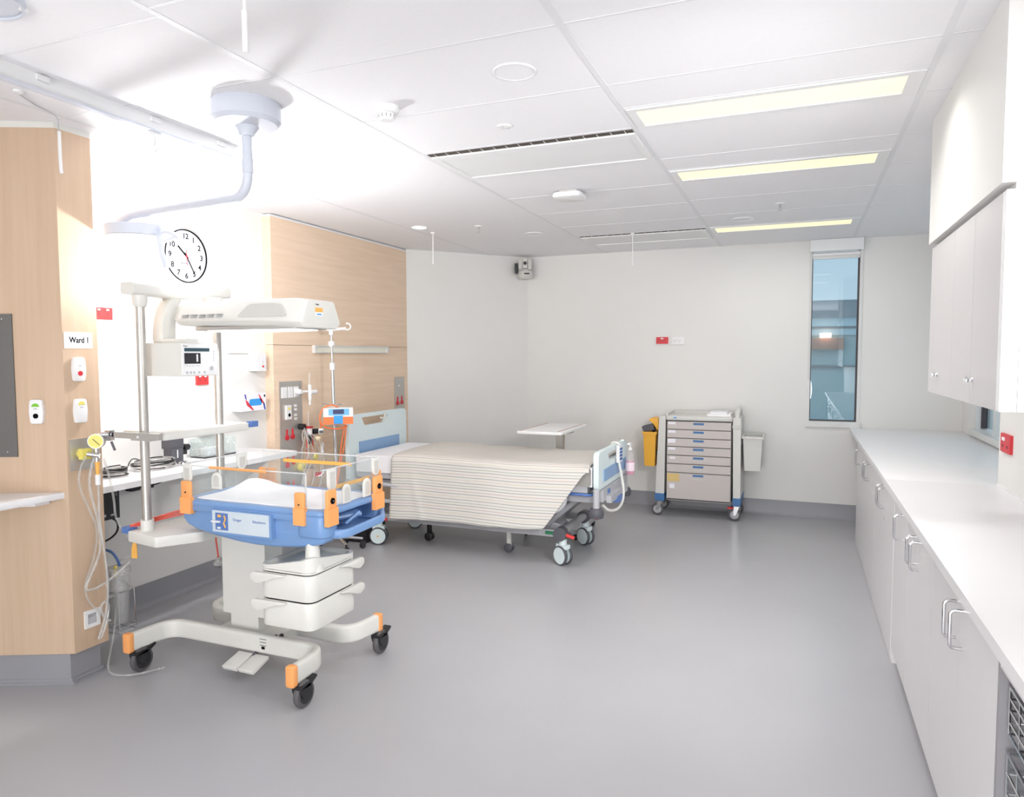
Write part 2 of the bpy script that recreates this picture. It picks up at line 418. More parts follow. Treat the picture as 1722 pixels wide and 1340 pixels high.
# ------------------------------------------------------------------ window 1 (far wall)
def window_far():
    o = struct('window_1', MB().box(wx0+0.03, wx1-0.03, 7.545, 7.551, 0.96, 2.55), 'glass')
    f = MB()
    for a, b, c, d in ((wx0, wx0+0.026, wz0, 2.69), (wx1-0.026, wx1, wz0, 2.69)): f.box(a, b, 7.472, 7.60, c, d)
    f.box(wx0-0.01, wx1+0.01, 7.462, 7.60, wz0-0.03, wz0+0.024, 0.004); f.box(wx0+0.026, wx1-0.026, 7.50, 7.60, 2.60, 2.69)
    f.build('window_frame', 'alu', o)
    g = MB()
    for a, b in ((wx0+0.026, wx0+0.034), (wx1-0.040, wx1-0.026)): g.box(a, b, 7.525, 7.57, wz0+0.024, 2.6)
    g.box(wx0+0.034, wx1-0.04, 7.525, 7.57, wz0+0.024, wz0+0.036)
    g.build('window_seal', 'darkframe', o)
window_far()
t = thing('roller_blind', 'white roller blind pulled up in its cassette above the tall narrow window', 'blind', (0.306, 7.46, 2.52))
MB().box(wx0+0.004, wx1-0.004, 7.40, 7.4715, 2.583, 2.693, 0.006).build('cassette', 'plate', t)
mb = MB().cyl((wx0+0.028, 7.49, 2.56), (wx1-0.028, 7.49, 2.56), 0.022); mb.build('blind_roll', 'lam', t)
MB().box(wx0+0.03, wx1-0.03, 7.477, 7.497, 2.515, 2.54, 0.004).build('bottom_rail', 'alu', t)
MB().tube([(wx0+0.012, 7.455, 2.6), (wx0+0.012, 7.455, 1.35), (wx0+0.016, 7.457, 1.35), (wx0+0.016, 7.457, 2.6)], 0.0018, 5).build('bead_chain', 'alu', t)
# window 2 (right recess)
def window_right():
    o = struct('window_2', MB().box(1.46, 1.466, ry0+0.05, ry1-0.05, rz0+0.04, rz1-0.05), 'glass')
    f = MB()
    f.box(1.36, 1.53, ry0-0.02, ry1+0.02, rz0-0.03, rz0+0.02, 0.004)
    for y in (ry0, ry1-0.06, 6.38): f.box(1.395, 1.50, y, y+0.06, rz0+0.02, rz1)
    f.box(1.395, 1.50, ry0, ry1, rz1-0.06, rz1)
    f.build('window_frame', 'alu', o)
    g = MB()
    for y in (6.44, 6.985): g.box(1.43, 1.475, y, y+0.015, rz0+0.03, rz1-0.06)
    g.build('window_seal', 'darkframe', o)
window_right()
# what stands outside the windows
def outside():
    t = thing('building', 'pale building across the way, seen through the tall narrow window', 'building', (0.8, 18.3, -4))
    MB().box(-7, 9, 18, 18.5, -4, 2.05).build('wall', M('outside_render', (176, 198, 202), 0.8, var=0.03, scale=0.6), t)
    MB().box(-7.1, 9.1, 17.9, 18.4, 2.45, 2.85).build('parapet', M('outside_parapet', (150, 160, 168), 0.8, var=0.03, scale=0.8), t)
    MB().box(-7, 9, 17.95, 18.4, 2.05, 2.45).build('fascia', M('outside_fascia', (190, 216, 226), 0.8, var=0.02, scale=0.6), t)
    MB().box(-2.0, 0.93, 17.8, 17.95, 1.72, 1.98).build('signboard', M('outside_timber', (170, 132, 118), 0.8, var=0.06, scale=1), t)
    m = MB()
    for z in (1.3, 2.2): m.box(-7, 9, 17.93, 18.0, z, z+0.05)
    m.build('ledge', M('outside_ledge', (130, 140, 146), 0.8, var=0.03), t)
    mb = MB().box(0.42, 0.66, 17.7, 17.78, 1.99, 2.09); mb.build('wall_lamp', M('lit_wall_lamp', (255, 235, 215), 0.5, var=0, emit=((255, 214, 190), 6)), t)
outside()
struct('ground_outside', MB().box(-14, 16, 7.8, 30, -4.1, -4.0), M('outside_paving', (110, 124, 128), 0.9, var=0.05, scale=0.6))

# ================================================================== CEILING FITTINGS
def troffer(y0, y1, label):
    x0, x1 = -0.742, 0.434
    t = thing('ceiling_light', label, 'ceiling light', ((x0+x1)/2, (y0+y1)/2, CZ), 'recessed warm ceiling lights')
    f = MB(); z0, z1 = CZ-0.006, CZ
    f.box(x0, x1, y0, y0+0.035, z0, z1); f.box(x0, x1, y1-0.035, y1, z0, z1)
    f.box(x0, x0+0.04, y0+0.035, y1-0.035, z0, z1); f.box(x1-0.06, x1, y0+0.035, y1-0.035, z0, z1)
    f.build('frame', 'plate', t)
    MB().box(x0+0.04, x1-0.06, y0+0.035, y1-0.035, CZ-0.0025, CZ-0.0005).build('diffuser', 'diff', t)
troffer(3.185, 3.465, 'long warm-lit recessed ceiling light nearest the viewer, largest of the three')
troffer(4.335, 4.615, 'long warm-lit recessed ceiling light between the other two')
troffer(6.355, 6.645, 'thin warm-lit recessed ceiling light nearest the far window')
def vent(y0, y1, label, near):
    x0, x1 = -1.905, -0.775
    t = thing('air_vent', label, 'air vent', ((x0+x1)/2, (y0+y1)/2, CZ))
    f = MB(); z0, z1 = CZ-0.012, CZ
    f.box(x0, x1, y0+0.046, y0+0.10, z0, z1, 0.002); f.box(x0, x1, y1-0.05, y1, z0, z1, 0.002)
    f.box(x0, x0+0.03, y0+0.10, y1-0.05, z0, z1); f.box(x1-0.03, x1, y0+0.10, y1-0.05, z0, z1)
    f.build('frame', 'plate', t)
    MB().box(x0, x1, y0, y0+0.045, CZ-0.003, CZ-0.001).build('slot', M('dark_slot', (78, 70, 62), 0.8, var=0.05), t)
    for i in range(16):
        x = x0+0.04+i*(x1-x0-0.08)/15; MB().box(x-0.002, x+0.002, y0+0.003, y0+0.043, CZ-0.004, CZ-0.003).build('slot_divider', 'cream', t)
    m = bpy.data.materials.new('perforated_grille'); m.use_nodes = True; nt = m.node_tree; b = nt.nodes['Principled BSDF']
    tc = nt.nodes.new('ShaderNodeTexCoord'); mp = nt.nodes.new('ShaderNodeMapping'); mp.inputs['Scale'].default_value = (80, 80, 80)
    vo = nt.nodes.new('ShaderNodeTexVoronoi'); vo.inputs['Randomness'].default_value = 0.0; vo.inputs['Scale'].default_value = 1.0
    ra = nt.nodes.new('ShaderNodeValToRGB'); ra.color_ramp.elements[0].position = 0.28; ra.color_ramp.elements[1].position = 0.36
    ra.color_ramp.elements[0].color = lin((172, 172, 172))+(1,); ra.color_ramp.elements[1].color = lin((238, 238, 238))+(1,)
    nt.links.new(tc.outputs['Object'], mp.inputs[0]); nt.links.new(mp.outputs[0], vo.inputs['Vector']); nt.links.new(vo.outputs['Distance'], ra.inputs[0]); nt.links.new(ra.outputs[0], b.inputs['Base Color'])
    b.inputs['Roughness'].default_value = 0.6
    MB().box(x0+0.03, x1-0.03, y0+0.10, y1-0.05, CZ-0.007, CZ-0.002).build('grille', m, t)
vent(3.47, 4.03, 'white perforated ceiling air vent with dark slot, nearest one', True)
vent(6.36, 6.90, 'white ceiling air vent close to the far wall', False)
def disc(x, y, r, name, label, cat, mat='plate', h=0.006, lens=None):
    t = thing(name, label, cat, (x, y, CZ))
    MB().lathe([(r, 0), (r, -h*0.6), (r*0.96, -h), (r*0.9, -h), (r*0.88, -h*0.5), (0, -h*0.5)], (x, y, CZ)).build('rim', mat, t)
    MB().lathe([(r*0.87, 0), (r*0.87, -h*0.7), (0, -h*0.75)], (x, y, CZ)).build('cover', lens or 'ceil', t)
    return t
disc(-1.042, 2.602, 0.085, 'ceiling_speaker', 'flush round white ceiling disc nearest the viewer, above the main walkway', 'ceiling speaker')
disc(-2.244, 6.051, 0.085, 'ceiling_speaker', 'flush round white ceiling disc over the bed, near the far corner', 'ceiling speaker')
disc(-0.442, 6.063, 0.085, 'ceiling_speaker', 'flush round white ceiling disc between the second and third warm lights', 'ceiling speaker')
disc(-3.027, 5.364, 0.07, 'downlight', 'small lit round downlight beside the timber wall panel', 'downlight', lens='ledw')
t = disc(-2.335, 1.445, 0.125, 'downlight', 'large round ceiling downlight at the top left corner of the photo', 'downlight', 'lampw', 0.02, 'lampw')
MB().lathe([(0.014, 0), (0.013, -0.006), (0, -0.008)], (-2.262, 1.535, CZ-0.012), 14).build('sensor', 'plate', t)
# smoke detector
t = thing('smoke_detector', 'white domed smoke detector on the ceiling with slotted sides', 'smoke detector', (-1.71, 2.75, CZ))
x, y = -1.71, 2.75
MB().lathe([(0.056, 0), (0.056, -0.02), (0.05, -0.028), (0.046, -0.03), (0, -0.03)], (x, y, CZ)).build('base', 'plate', t)
MB().lathe([(0.036, -0.028), (0.036, -0.05), (0.028, -0.06), (0, -0.062)], (x, y, CZ)).build('head', 'plate', t)
mb = MB()
for i in range(12):
    a = i*PI/6; mb.obox((x+0.0355*math.cos(a), y+0.0355*math.sin(a), CZ-0.042), (0.003, 0.005, 0.014), a)
mb.build('slot', 'grey', t)
# access point
t = thing('wireless_access_point', 'rounded square white access point on the ceiling in the middle of the room', 'access point', (-1.45, 4.61, CZ))
MB().prism(rpoly(rect(-1.55, -1.35, 4.51, 4.71), 0.05), 'z', CZ-0.05, CZ-0.014, 0.012).build('shell', 'plate', t)
MB().prism(rpoly(rect(-1.51, -1.39, 4.55, 4.67), 0.02), 'z', CZ-0.014, CZ).build('bracket', 'cream', t)
# sprinklers
def sprinkler(x, y, label, drop=True):
    t = thing('sprinkler', label, 'sprinkler', (x, y, CZ))
    MB().lathe([(0.036, 0), (0.034, -0.005), (0.02, -0.008), (0, -0.008)], (x, y, CZ), 20).build('rose', 'plate', t)
    if drop:
        mb = MB().cyl((x, y, CZ-0.007), (x, y, CZ-0.03), 0.008)
        for s in (-1, 1): mb.tube([(x+s*0.006, y, CZ-0.03), (x+s*0.012, y, CZ-0.042), (x, y, CZ-0.056)], 0.0022, 6)
        mb.lathe([(0.016, -0.056), (0.016, -0.059), (0, -0.059)], (x, y, CZ), 14)
        mb.build('head', 'chrome', t)
    else:
        for i in range(3):
            a = i*2*PI/3+0.5; MB().box(x+0.02*math.cos(a)-0.004, x+0.02*math.cos(a)+0.004, y+0.02*math.sin(a)-0.003, y+0.02*math.sin(a)+0.003, CZ-0.0095, CZ-0.007).build('slot', 'grey', t)
sprinkler(-1.33, 3.189, 'flush white concealed sprinkler cap between smoke detector and the nearest vent', False)
sprinkler(-2.538, 5.512, 'small hanging sprinkler above the bed')
sprinkler(-0.152, 5.555, 'small hanging sprinkler near the warm ceiling lights')
# pull cords
def cord(x, y, zb, label, fob=False):
    t = thing('pull_cord', label, 'pull cord', (x, y, CZ))
    MB().lathe([(0.02, 0), (0.018, -0.01), (0.006, -0.016), (0, -0.016)], (x, y, CZ), 14).build('rose', 'plate', t)
    if fob:
        MB().tube([(x, y, CZ-0.015), (x, y, zb+0.1)], 0.004, 8).build('cord', 'plate', t)
        MB().tube([(x, y, zb+0.10), (x, y, zb+0.08), (x, y, zb+0.03), (x, y, zb)], 0.0075, 10).build('fob', 'plate', t)
    else:
        MB().tube([(x, y, CZ-0.015), (x, y, zb+0.05)], 0.0045, 8).build('cord', 'plate', t)
        MB().tube([(x, y, zb+0.05), (x, y, zb)], 0.006, 8).build('fob', 'plate', t)
cord(-3.046, 5.641, 2.42, 'white pull cord hanging beside the diagonal wall')
cord(-1.412, 6.373, 2.41, 'white pull cord hanging in front of the far wall')
cord(-1.276, 1.41, 2.345, 'thick white pull cord with fob hanging at the top edge of the photo', True)
t = thing('pull_cord', 'bent white pull cord hanging in front of the timber nib', 'pull cord', (-3.0, 2.0, CZ))
MB().lathe([(0.02, 0), (0.018, -0.01), (0.006, -0.016), (0, -0.016)], (-3.0, 2.0, CZ), 14).build('rose', 'plate', t)
MB().tube([(-3.0, 2.0, CZ-0.014), (-3.09, 2.13, 2.69), (-3.12, 2.24, 2.685), (-3.125, 2.255, 2.67), (-3.125, 2.258, 2.45)], 0.0025, 6).build('cord', 'lgrey', t)
MB().tube([(-3.125, 2.258, 2.62), (-3.125, 2.258, 2.50), (-3.124, 2.259, 2.455), (-3.123, 2.26, 2.432)], 0.007, 10).build('fob', 'plate', t)
# curtain track
t = thing('curtain_track', 'white ceiling curtain track running past the timber nib', 'curtain track', (-2.75, 1.2, CZ))
MB().box(-2.765, -2.75, -0.5, 2.96, 2.632, CZ).build('rail', 'plate', t)
mb = MB()
mb.box(-2.77, -2.735, -0.5, 2.9, 2.626, 2.634)
mb.build('lip', 'lampw', t)
for yy in (1.9, 2.42, 2.82):
    MB().box(-2.752, -2.738, yy, yy+0.05, 2.668, 2.69, 0.002).build('clip', 'plate', t)
k = MB().box(-2.767, -2.745, 2.425, 2.48, 2.606, 2.626, 0.003).build('glider', 'plate', t)
MB().tube([(-2.756, 2.45, 2.606), (-2.756, 2.448, 2.56), (-2.756, 2.456, 2.535), (-2.756, 2.466, 2.545), (-2.756, 2.468, 2.565)], 0.003, 6, sm=1).build('hook', 'chrome', k)

# ------------------------------------------------------------------ pan-tilt camera in the far corner
t = thing('video_camera', 'grey pan-tilt video camera on a corner bracket under the ceiling', 'camera', (-2.83, 7.33, 2.45))
MB().box(-2.93, -2.90, 7.28, 7.38, 2.50, 2.61, 0.004).build('bracket', 'black', t)
mb = MB().lathe([(0.060, -0.012), (0.080, 0.01), (0.085, 0.06), (0.08, 0.075), (0.02, 0.08)], (-2.815, 7.33, 2.45), 24)
base = mb.build('base', 'creamd', t)
MB().box(-2.825, -2.77, 7.244, 7.252, 2.486, 2.500, 0.003).build('sensor_window', 'black', base)
mb = MB().box(-2.885, -2.845, 7.28, 7.38, 2.528, 2.645, 0.008); mb.box(-2.785, -2.745, 7.28, 7.38, 2.528, 2.645, 0.008); mb.box(-2.885, -2.745, 7.28, 7.38, 2.525, 2.545, 0.004)
mb.build('yoke', 'creamd', t)
h = MB().box(-2.84, -2.79, 7.262, 7.38, 2.55, 2.655, 0.01).build('head', 'creamd', t)
MB().cyl((-2.815, 7.265, 2.607), (-2.815, 7.247, 2.605), 0.02, n=24).build('lens_ring', 'dgrey', h)
MB().cyl((-2.815, 7.249, 2.607), (-2.815, 7.243, 2.605), 0.013, n=24).build('lens', 'black', h)
t.rotation_euler.z = 0.33

# ================================================================== WALL FITTINGS
def socket_far(x0, x1, z0, z1, mat, label):
    t = thing('power_socket', label, 'power socket', ((x0+x1)/2, 7.478, z0))
    p = MB().box(x0, x1, 7.466, 7.48, z0, z1, 0.003).build('plate', mat, t)
    mb = MB(); w = x1-x0
    for a in (0.25, 0.6):
        for dx, dz, an in ((-0.1, 0.30, 0.5), (0.1, 0.30, -0.5), (0, 0.12, 0)):
            mb.obox((x0+w*(a+dx), 7.4655, z0+(z1-z0)*(0.2+dz*1.2)), (0.003, 0.002, 0.010), an, axis='Y')
    mb.build('slot', 'ink' if mat == 'plate' else 'darkframe', t)
    MB().box(x0+w*0.38, x0+w*0.6, 7.4635, 7.467, z1-0.022, z1-0.010, 0.001).build('rocker', 'plate', t)
socket_far(-1.397, -1.273, 1.719, 1.789, 'red', 'red double power socket on the far wall')
socket_far(-1.235, -1.107, 1.713, 1.786, 'plate', 'white double power socket beside the red one on the far wall')
def socket_bay(y0, y1, z0, z1, label):
    t = thing('power_socket', label, 'power socket', (-3.848, (y0+y1)/2, z0))
    MB().box(-3.85, -3.838, y0, y1, z0, z1, 0.003).build('plate', 'coral', t)
    mb = MB(); w = y1-y0
    for a in (0.27, 0.73):
        for dy, dz in ((-0.09, 0.62), (0.09, 0.62), (0, 0.36)): mb.box(-3.8385, -3.836, y0+w*(a+dy)-0.0025, y0+w*(a+dy)+0.0025, z0+(z1-z0)*dz, z0+(z1-z0)*dz+0.010)
    mb.build('slot', 'darkframe', t)
    mb = MB()
    for a in (0.27, 0.73): mb.box(-3.839, -3.834, y0+w*a-0.008, y0+w*a+0.008, z1-0.018, z1-0.008, 0.001)
    mb.build('rocker', 'plate', t)
socket_bay(2.939, 3.063, 1.823, 1.893, 'red double power socket on the bay wall beside the Ward 1 nib')
socket_bay(3.69, 3.795, 1.405, 1.475, 'red double power socket on the bay wall below the monitor box')
# switch on the right near wall
t = thing('power_socket', 'red double power socket on the white wall above the near worktop', 'power socket', (0.998, 4.29, 1.1))
MB().box(0.986, 1.0, 4.205, 4.385, 1.095, 1.19, 0.003).build('plate', 'red', t)
MB().box(0.982, 0.987, 4.30, 4.345, 1.155, 1.172, 0.001).build('rocker', 'plate', t)
mb = MB()
for y in (4.25, 4.34): mb.box(0.9845, 0.987, y-0.012, y-0.008, 1.12, 1.135); mb.box(0.9845, 0.987, y+0.008, y+0.012, 1.12, 1.135)
mb.build('slot', 'darkframe', t)

# wall clock
def clock():
    c = Vector((-3.80, 3.592, 2.268)); R = 0.172
    t = thing('wall_clock', 'round white wall clock with black rim showing about ten twenty-five', 'clock', (-3.848, 3.592, 2.1))
    MB().lathe([(R*1.02, -0.048), (R*1.03, 0.0), (R*1.02, 0.006), (R*0.99, 0.006), (R*0.985, 0), (R*0.4, -0.002)], tuple(c), 48, 'x').build('case', 'lgrey', t)
    MB().lathe([(R*1.022, 0.002), (R*1.022, 0.009), (R*0.985, 0.010), (R*0.98, 0.002)], tuple(c), 48, 'x', False).build('rim', 'ink', t)
    f = MB().lathe([(R*0.985, -0.001), (R*0.985, 0.002), (0, 0.002)], tuple(c), 48, 'x').build('dial', M('clock_dial', (206, 205, 212), 0.7, var=0.005, spec=0.1), t)
    for i in range(1, 13):
        a = i*PI/6; rr = R*0.76
        p = c+Vector((0.0028, math.sin(a)*rr, math.cos(a)*rr-0.016))
        text('numeral', str(i), p, (0, 1, 0), (0, 0, 1), 0.050, 'ink', f, 0.0004, 'CENTER', None, 0.0009)
    def hand(ang, L, w, back, mat, name, h):
        m = Matrix.Translation(c+Vector((h, 0, 0))) @ Matrix.Rotation(-ang, 4, 'X')
        MB().box(-0.001, 0.001, -w, w, -back, L, mat=m).build(name, mat, t)
    hand(math.radians(312), R*0.52, 0.0050, 0.02, 'ink', 'hour_hand', 0.005)
    hand(math.radians(150), R*0.78, 0.0034, 0.025, 'ink', 'minute_hand', 0.007)
    hand(math.radians(176), R*0.36, 0.0012, 0.04, 'red', 'second_hand', 0.009)
    MB().cyl(c+Vector((0.004, 0, 0)), c+Vector((0.011, 0, 0)), 0.006, n=14).build('hub', 'red', t)
    text('maker_mark', 'OneTime', c+Vector((0.0028, -0.022, -0.052)), (0, 1, 0), (0, 0, 1), 0.014, 'ink', f, 0.0003, 'CENTER')
clock()
# soap dispenser, glove box, faint wall boxes in the bay
t = thing('soap_dispenser', 'white wall dispenser with red drop mark in the bright bay', 'dispenser', (-3.82, 4.31, 1.49))
MB().box(-3.85, -3.765, 4.265, 4.36, 1.49, 1.625, 0.012).build('body', 'plate', t)
mb = MB().cyl((-3.766, 4.325, 1.525), (-3.762, 4.325, 1.525), 0.009, n=14); mb.build('drop_mark', 'red', t)
mb = MB().box(-3.765, -3.763, 4.32, 4.328, 1.56, 1.564); mb.box(-3.765, -3.763, 4.32, 4.328, 1.545, 1.549); mb.build('legend', 'grey', t)
MB().box(-3.85, -3.83, 4.05, 4.37, 1.625, 1.635, 0.002).build('shelf_lip', 'plate', t)
sd_t = t
t = thing('glove_box', 'white cardboard glove box with blue and red print on the bay wall', 'glove box', (-3.80, 4.2, 1.197))
g = MB().box(-3.85, -3.755, 4.11, 4.368, 1.197, 1.326, 0.003).build('carton', 'paper', t)
def quad(pts, name, mat, par, x):
    MB().prism(pts, 'x', x, x+0.0012).build(name, mat, par)
X = -3.755
quad([(4.14, 1.322), (4.155, 1.322), (4.165, 1.28), (4.15, 1.29)], 'print_violet', M('violet_ink', (98, 92, 172), 0.6), g, X)
quad([(4.15, 1.285), (4.175, 1.268), (4.235, 1.203), (4.225, 1.200), (4.165, 1.24)], 'print_red', M('crimson_ink', (222, 58, 76), 0.6), g, X)
quad([(4.285, 1.322), (4.30, 1.31), (4.345, 1.25), (4.35, 1.235), (4.31, 1.262)], 'print_red', M('crimson_ink', (222, 58, 76), 0.6), g, X)
quad([(4.332, 1.262), (4.35, 1.245), (4.362, 1.2), (4.345, 1.2)], 'print_violet', M('violet_ink', (80, 92, 182), 0.6), g, X)
quad(rpoly(rect(4.19, 4.32, 1.235, 1.285), 0.02), 'glove_opening', 'sky', g, X)
quad(rect(4.345, 4.358, 1.295, 1.312), 'mark', 'ink', g, X)
t.location.y -= 0.095; sd_t.location.y -= 0.065
# vertical cable duct and cupboard outlines in the bright bay
t = thing('cable_duct', 'slim white vertical cable duct on the bay wall above the bench', 'cable duct', (-3.84, 3.62, 0.93))
MB().box(-3.85, -3.838, 3.59, 3.64, 0.93, 1.44, 0.002).build('channel', 'plate', t)
MB().box(-3.838, -3.836, 3.594, 3.636, 0.935, 1.435).build('cover', 'lam', t)
t = thing('towel_dispenser', 'white paper towel dispenser on the bay wall beneath the red socket', 'dispenser', (-3.8, 3.75, 1.06))
MB().box(-3.85, -3.80, 3.69, 3.83, 1.06, 1.335, 0.006).build('case', 'plate', t)
MB().box(-3.801, -3.797, 3.71, 3.81, 1.08, 1.10).build('slot', 'lgrey', t)

# ---- nib: sign, nurse call units, gas plate, recess, shelf, steel panel
XN = -3.245
t = thing('ward_sign', 'white paper sign reading Ward 1 on the timber nib', 'sign', (XN, 2.40, 1.642))
s = MB().box(XN, XN+0.002, 2.326, 2.470, 1.642, 1.720).build('sheet', 'paper', t)
text('lettering', 'Ward 1', (XN+0.0024, 2.351, 1.669), (0, 1, 0), (0, 0, 1), 0.040, 'ink', s, 0.0003, width=0.098, bold=0.0007)
def callunit(label, yc, zc, dots, frame):
    # frame: (origin, right, normal)
    o, r, n = frame; o = Vector(o); r = Vector(r).normalized(); n = Vector(n).normalized()
    t = thing('nurse_call_unit', label, 'nurse call unit', tuple(o+Vector((0, 0, zc-0.058))))
    def W(u, v, w): return o+r*u+Vector((0, 0, zc+v))+n*w
    def plate(poly, w0, w1, name, mat, par, bev=0):
        mb = MB(); A = [mb.bm.verts.new(W(u, v, w0)) for u, v in poly]; B = [mb.bm.verts.new(W(u, v, w1)) for u, v in poly]
        k = len(poly); fs = [mb.bm.faces.new((A[i], A[(i+1) % k], B[(i+1) % k], B[i])) for i in range(k)]
        fs += [mb.bm.faces.new(A[::-1]), mb.bm.faces.new(B)]
        bmesh.ops.recalc_face_normals(mb.bm, faces=fs)
        if bev: mb._bev(fs[-1:], bev, 2)
        return mb.build(name, mat, par)
    poly = rpoly([(-0.028, -0.058), (0.028, -0.058), (0.034, 0), (0.028, 0.058), (-0.028, 0.058), (-0.034, 0)], 0.012, 4)
    b = plate(poly, 0, 0.018, 'body', 'plate', t, 0.005)
    circ = lambda cx, cy, rr, k=20: [(cx+rr*math.cos(2*PI*i/k), cy+rr*math.sin(2*PI*i/k)) for i in range(k)]
    half = lambda cx, cy, rr: [(cx+rr*math.cos(PI*i/12), cy+rr*0.9*math.sin(PI*i/12)) for i in range(13)]
    for kind, v, mat in dots:
        if kind == 'dot': plate(circ(0, v, 0.012), 0.0178, 0.0205, 'button', mat, t)
        if kind == 'arc': plate(half(0, v, 0.018), 0.0178, 0.0195, 'legend', mat, t)
        if kind == 'oval': plate([(u*1.6, v+w*0.5) for u, w in circ(0, 0, 0.006)], 0.0178, 0.019, 'badge', 'lgrey', t)
FB = lambda y: ((XN, y, 0), (0, 1, 0), (1, 0, 0))
callunit('white call unit with a red button under the Ward 1 sign', 0, 1.541, [('oval', 0.016, ''), ('dot', -0.02, 'red')], FB(2.389))
callunit('white call unit with a yellow crescent above the gas plate', 0, 1.339, [('arc', 0.03, 'lemon'), ('oval', 0.018, '')], FB(2.389))
fa = P0+da*0.127
callunit('white call unit with green crescent and black button on the dim nib face', 0, 1.341, [('arc', 0.024, 'green'), ('oval', 0.014, ''), ('dot', -0.02, 'ink')], ((fa.x, fa.y, 0), (-da.x, -da.y, 0), (0.4155, -0.9096, 0)))
# steel panel on the dim nib face
t = thing('steel_wall_panel', 'tall stainless service panel at the left edge on the dim nib face', 'service panel', (-3.6, 2.15, 1.125))
na = Vector((0.4155, -0.9096, 0)); d3 = Vector((da.x, da.y, 0))
m = Matrix((d3, -na, Vector((0, 0, 1)))).transposed().to_4x4(); m.translation = Vector((P0.x, P0.y, 0))
pnl = MB().box(0.226, 0.80, -0.006, 0, 1.125, 1.804, 0.001, mat=m).build('plate', 'darksteel', t)
MB().box(0.302, 0.312, -0.008, -0.006, 1.70, 1.716, mat=m).build('socket_edge', 'plate', t)
mb = MB()
for z in (1.15, 1.78): mb.cyl(m @ Vector((0.27, -0.006, z)), m @ Vector((0.27, -0.009, z)), 0.004, n=10)
mb.build('screw', 'chrome', t)
# shelf
t = thing('wall_shelf', 'white laminate shelf fixed to the dim face of the nib', 'shelf', (-3.5, 2.0, 0.92))
sh = P0+da*0.02; sh2 = P0+da*1.2
MB().prism([(sh.x, sh.y), (sh2.x, sh2.y), (sh2.x, 1.2), (sh.x, 1.2)], 'z', 0.921, 0.951, 0.002).build('board', 'lam', t)
MB().prism([(sh.x-0.05, sh.y-0.04), (sh2.x, sh2.y-0.02), (sh2.x, 1.5), (sh.x-0.05, 2.2)], 'z', 0.90, 0.921).build('bracket', 'lam', t)
# recessed plate near floor
t = thing('recessed_outlet', 'white square recessed outlet low on the timber nib behind the hoses', 'outlet', (XN, 2.41, 0.25))
mb = MB(); y0, y1, z0, z1 = 2.370, 2.452, 0.258, 0.345
mb.box(XN, XN+0.008, y0, y0+0.016, z0, z1); mb.box(XN, XN+0.008, y1-0.016, y1, z0, z1); mb.box(XN, XN+0.008, y0+0.016, y1-0.016, z0, z0+0.018); mb.box(XN, XN+0.008, y0+0.016, y1-0.016, z1-0.018, z1)
mb.build('frame', 'plate', t)
MB().box(XN-0.001, XN+0.002, y0+0.016, y1-0.016, z0+0.018, z1-0.018).build('recess', 'grey', t)
mb = MB().prism([(XN+0.001, z0+0.018), (XN+0.006, z0+0.018), (XN+0.001, z1-0.03)], 'y', y0+0.02, y1-0.02); mb.build('scoop', 'lgrey', t)

# gas outlet plate with suction regulator and its hoses (all hung together on the plate)
t = thing('gas_outlet_plate', 'square steel gas plate with yellow outlets on the timber nib', 'gas outlet', (XN, 2.39, 1.05))
MB().box(XN, XN+0.004, 2.329, 2.478, 1.050, 1.203, 0.001).build('plate', 'steel', t)
y = 2.385
o1 = MB().cyl((XN+0.004, y, 1.13), (XN+0.022, y, 1.13), 0.022, n=24).build('outlet_ring', 'lemon', t)
MB().box(XN+0.02, XN+0.05, y-0.024, y+0.024, 1.105, 1.155, 0.004).build('outlet_block', 'lemon', t)
MB().cyl((XN+0.05, y, 1.13), (XN+0.095, y+0.03, 1.12), 0.012, n=14).build('probe', 'chrome', t)
t = thing('suction_regulator', 'suction regulator with round yellow dial beside the timber nib', 'suction regulator', (-3.17, 2.43, 1.06))
gx, gy, gz = -3.175, 2.420, 1.190
dirn = Vector((0.55, -0.83, 0)).normalized()
c0 = Vector((gx, gy, gz))
MB().cyl(c0-dirn*0.024, c0+dirn*0.012, 0.036, n=28, b=0.003).build('gauge_case', 'steel', t)
MB().cyl(c0+dirn*0.0121, c0+dirn*0.014, 0.0335, n=28).build('dial', 'lemon', t)
sd = Vector((0, 0, 1)).cross(dirn)
MB().cyl(c0+dirn*0.015-sd*0.012+Vector((0, 0, 0.012)), c0+dirn*0.015+sd*0.018-Vector((0, 0, 0.018)), 0.0012, n=6).build('needle', 'ink', t)
MB().cyl((gx, gy, gz-0.034), (gx, gy, gz-0.10), 0.013, n=16).build('stem', 'chrome', t)
MB().cyl((gx, gy, gz-0.10), (gx, gy, gz-0.165), 0.011, 0.008, n=16).build('yellow_sleeve', 'amber', t)
MB().cyl((gx, gy, gz-0.165), (gx, gy, gz-0.215), 0.012, n=16).build('connector', 'plate', t)
mb = MB().cyl((gx+0.012, gy+0.02, gz+0.03), (gx+0.045, gy+0.05, gz+0.03), 0.014, n=14); mb.box(gx+0.02, gx+0.05, gy+0.03, gy+0.06, gz+0.0, gz+0.05, 0.004); mb.build('valve', 'chrome', t)
MB().cyl((gx+0.05, gy+0.05, gz+0.028), (gx+0.068, gy+0.052, gz+0.03), 0.011, n=14).build('control_knob', 'black', t)
MB().cyl((gx+0.045, gy+0.045, gz-0.005), (gx+0.055, gy+0.055, gz-0.05), 0.006, n=10).build('lever', 'dgrey', t)
MB().cyl((gx-0.02, gy+0.01, gz-0.08), (XN+0.09, 2.41, 1.12), 0.009, n=12).build('inlet_pipe', 'chrome', t)
def hose(pts, r, mat, label, n=8):
    o = MB().tube(pts, r, n, sm=3).build('hose', mat, loc=pts[0]); tag(o, label, 'hose'); return o
XH = -3.215
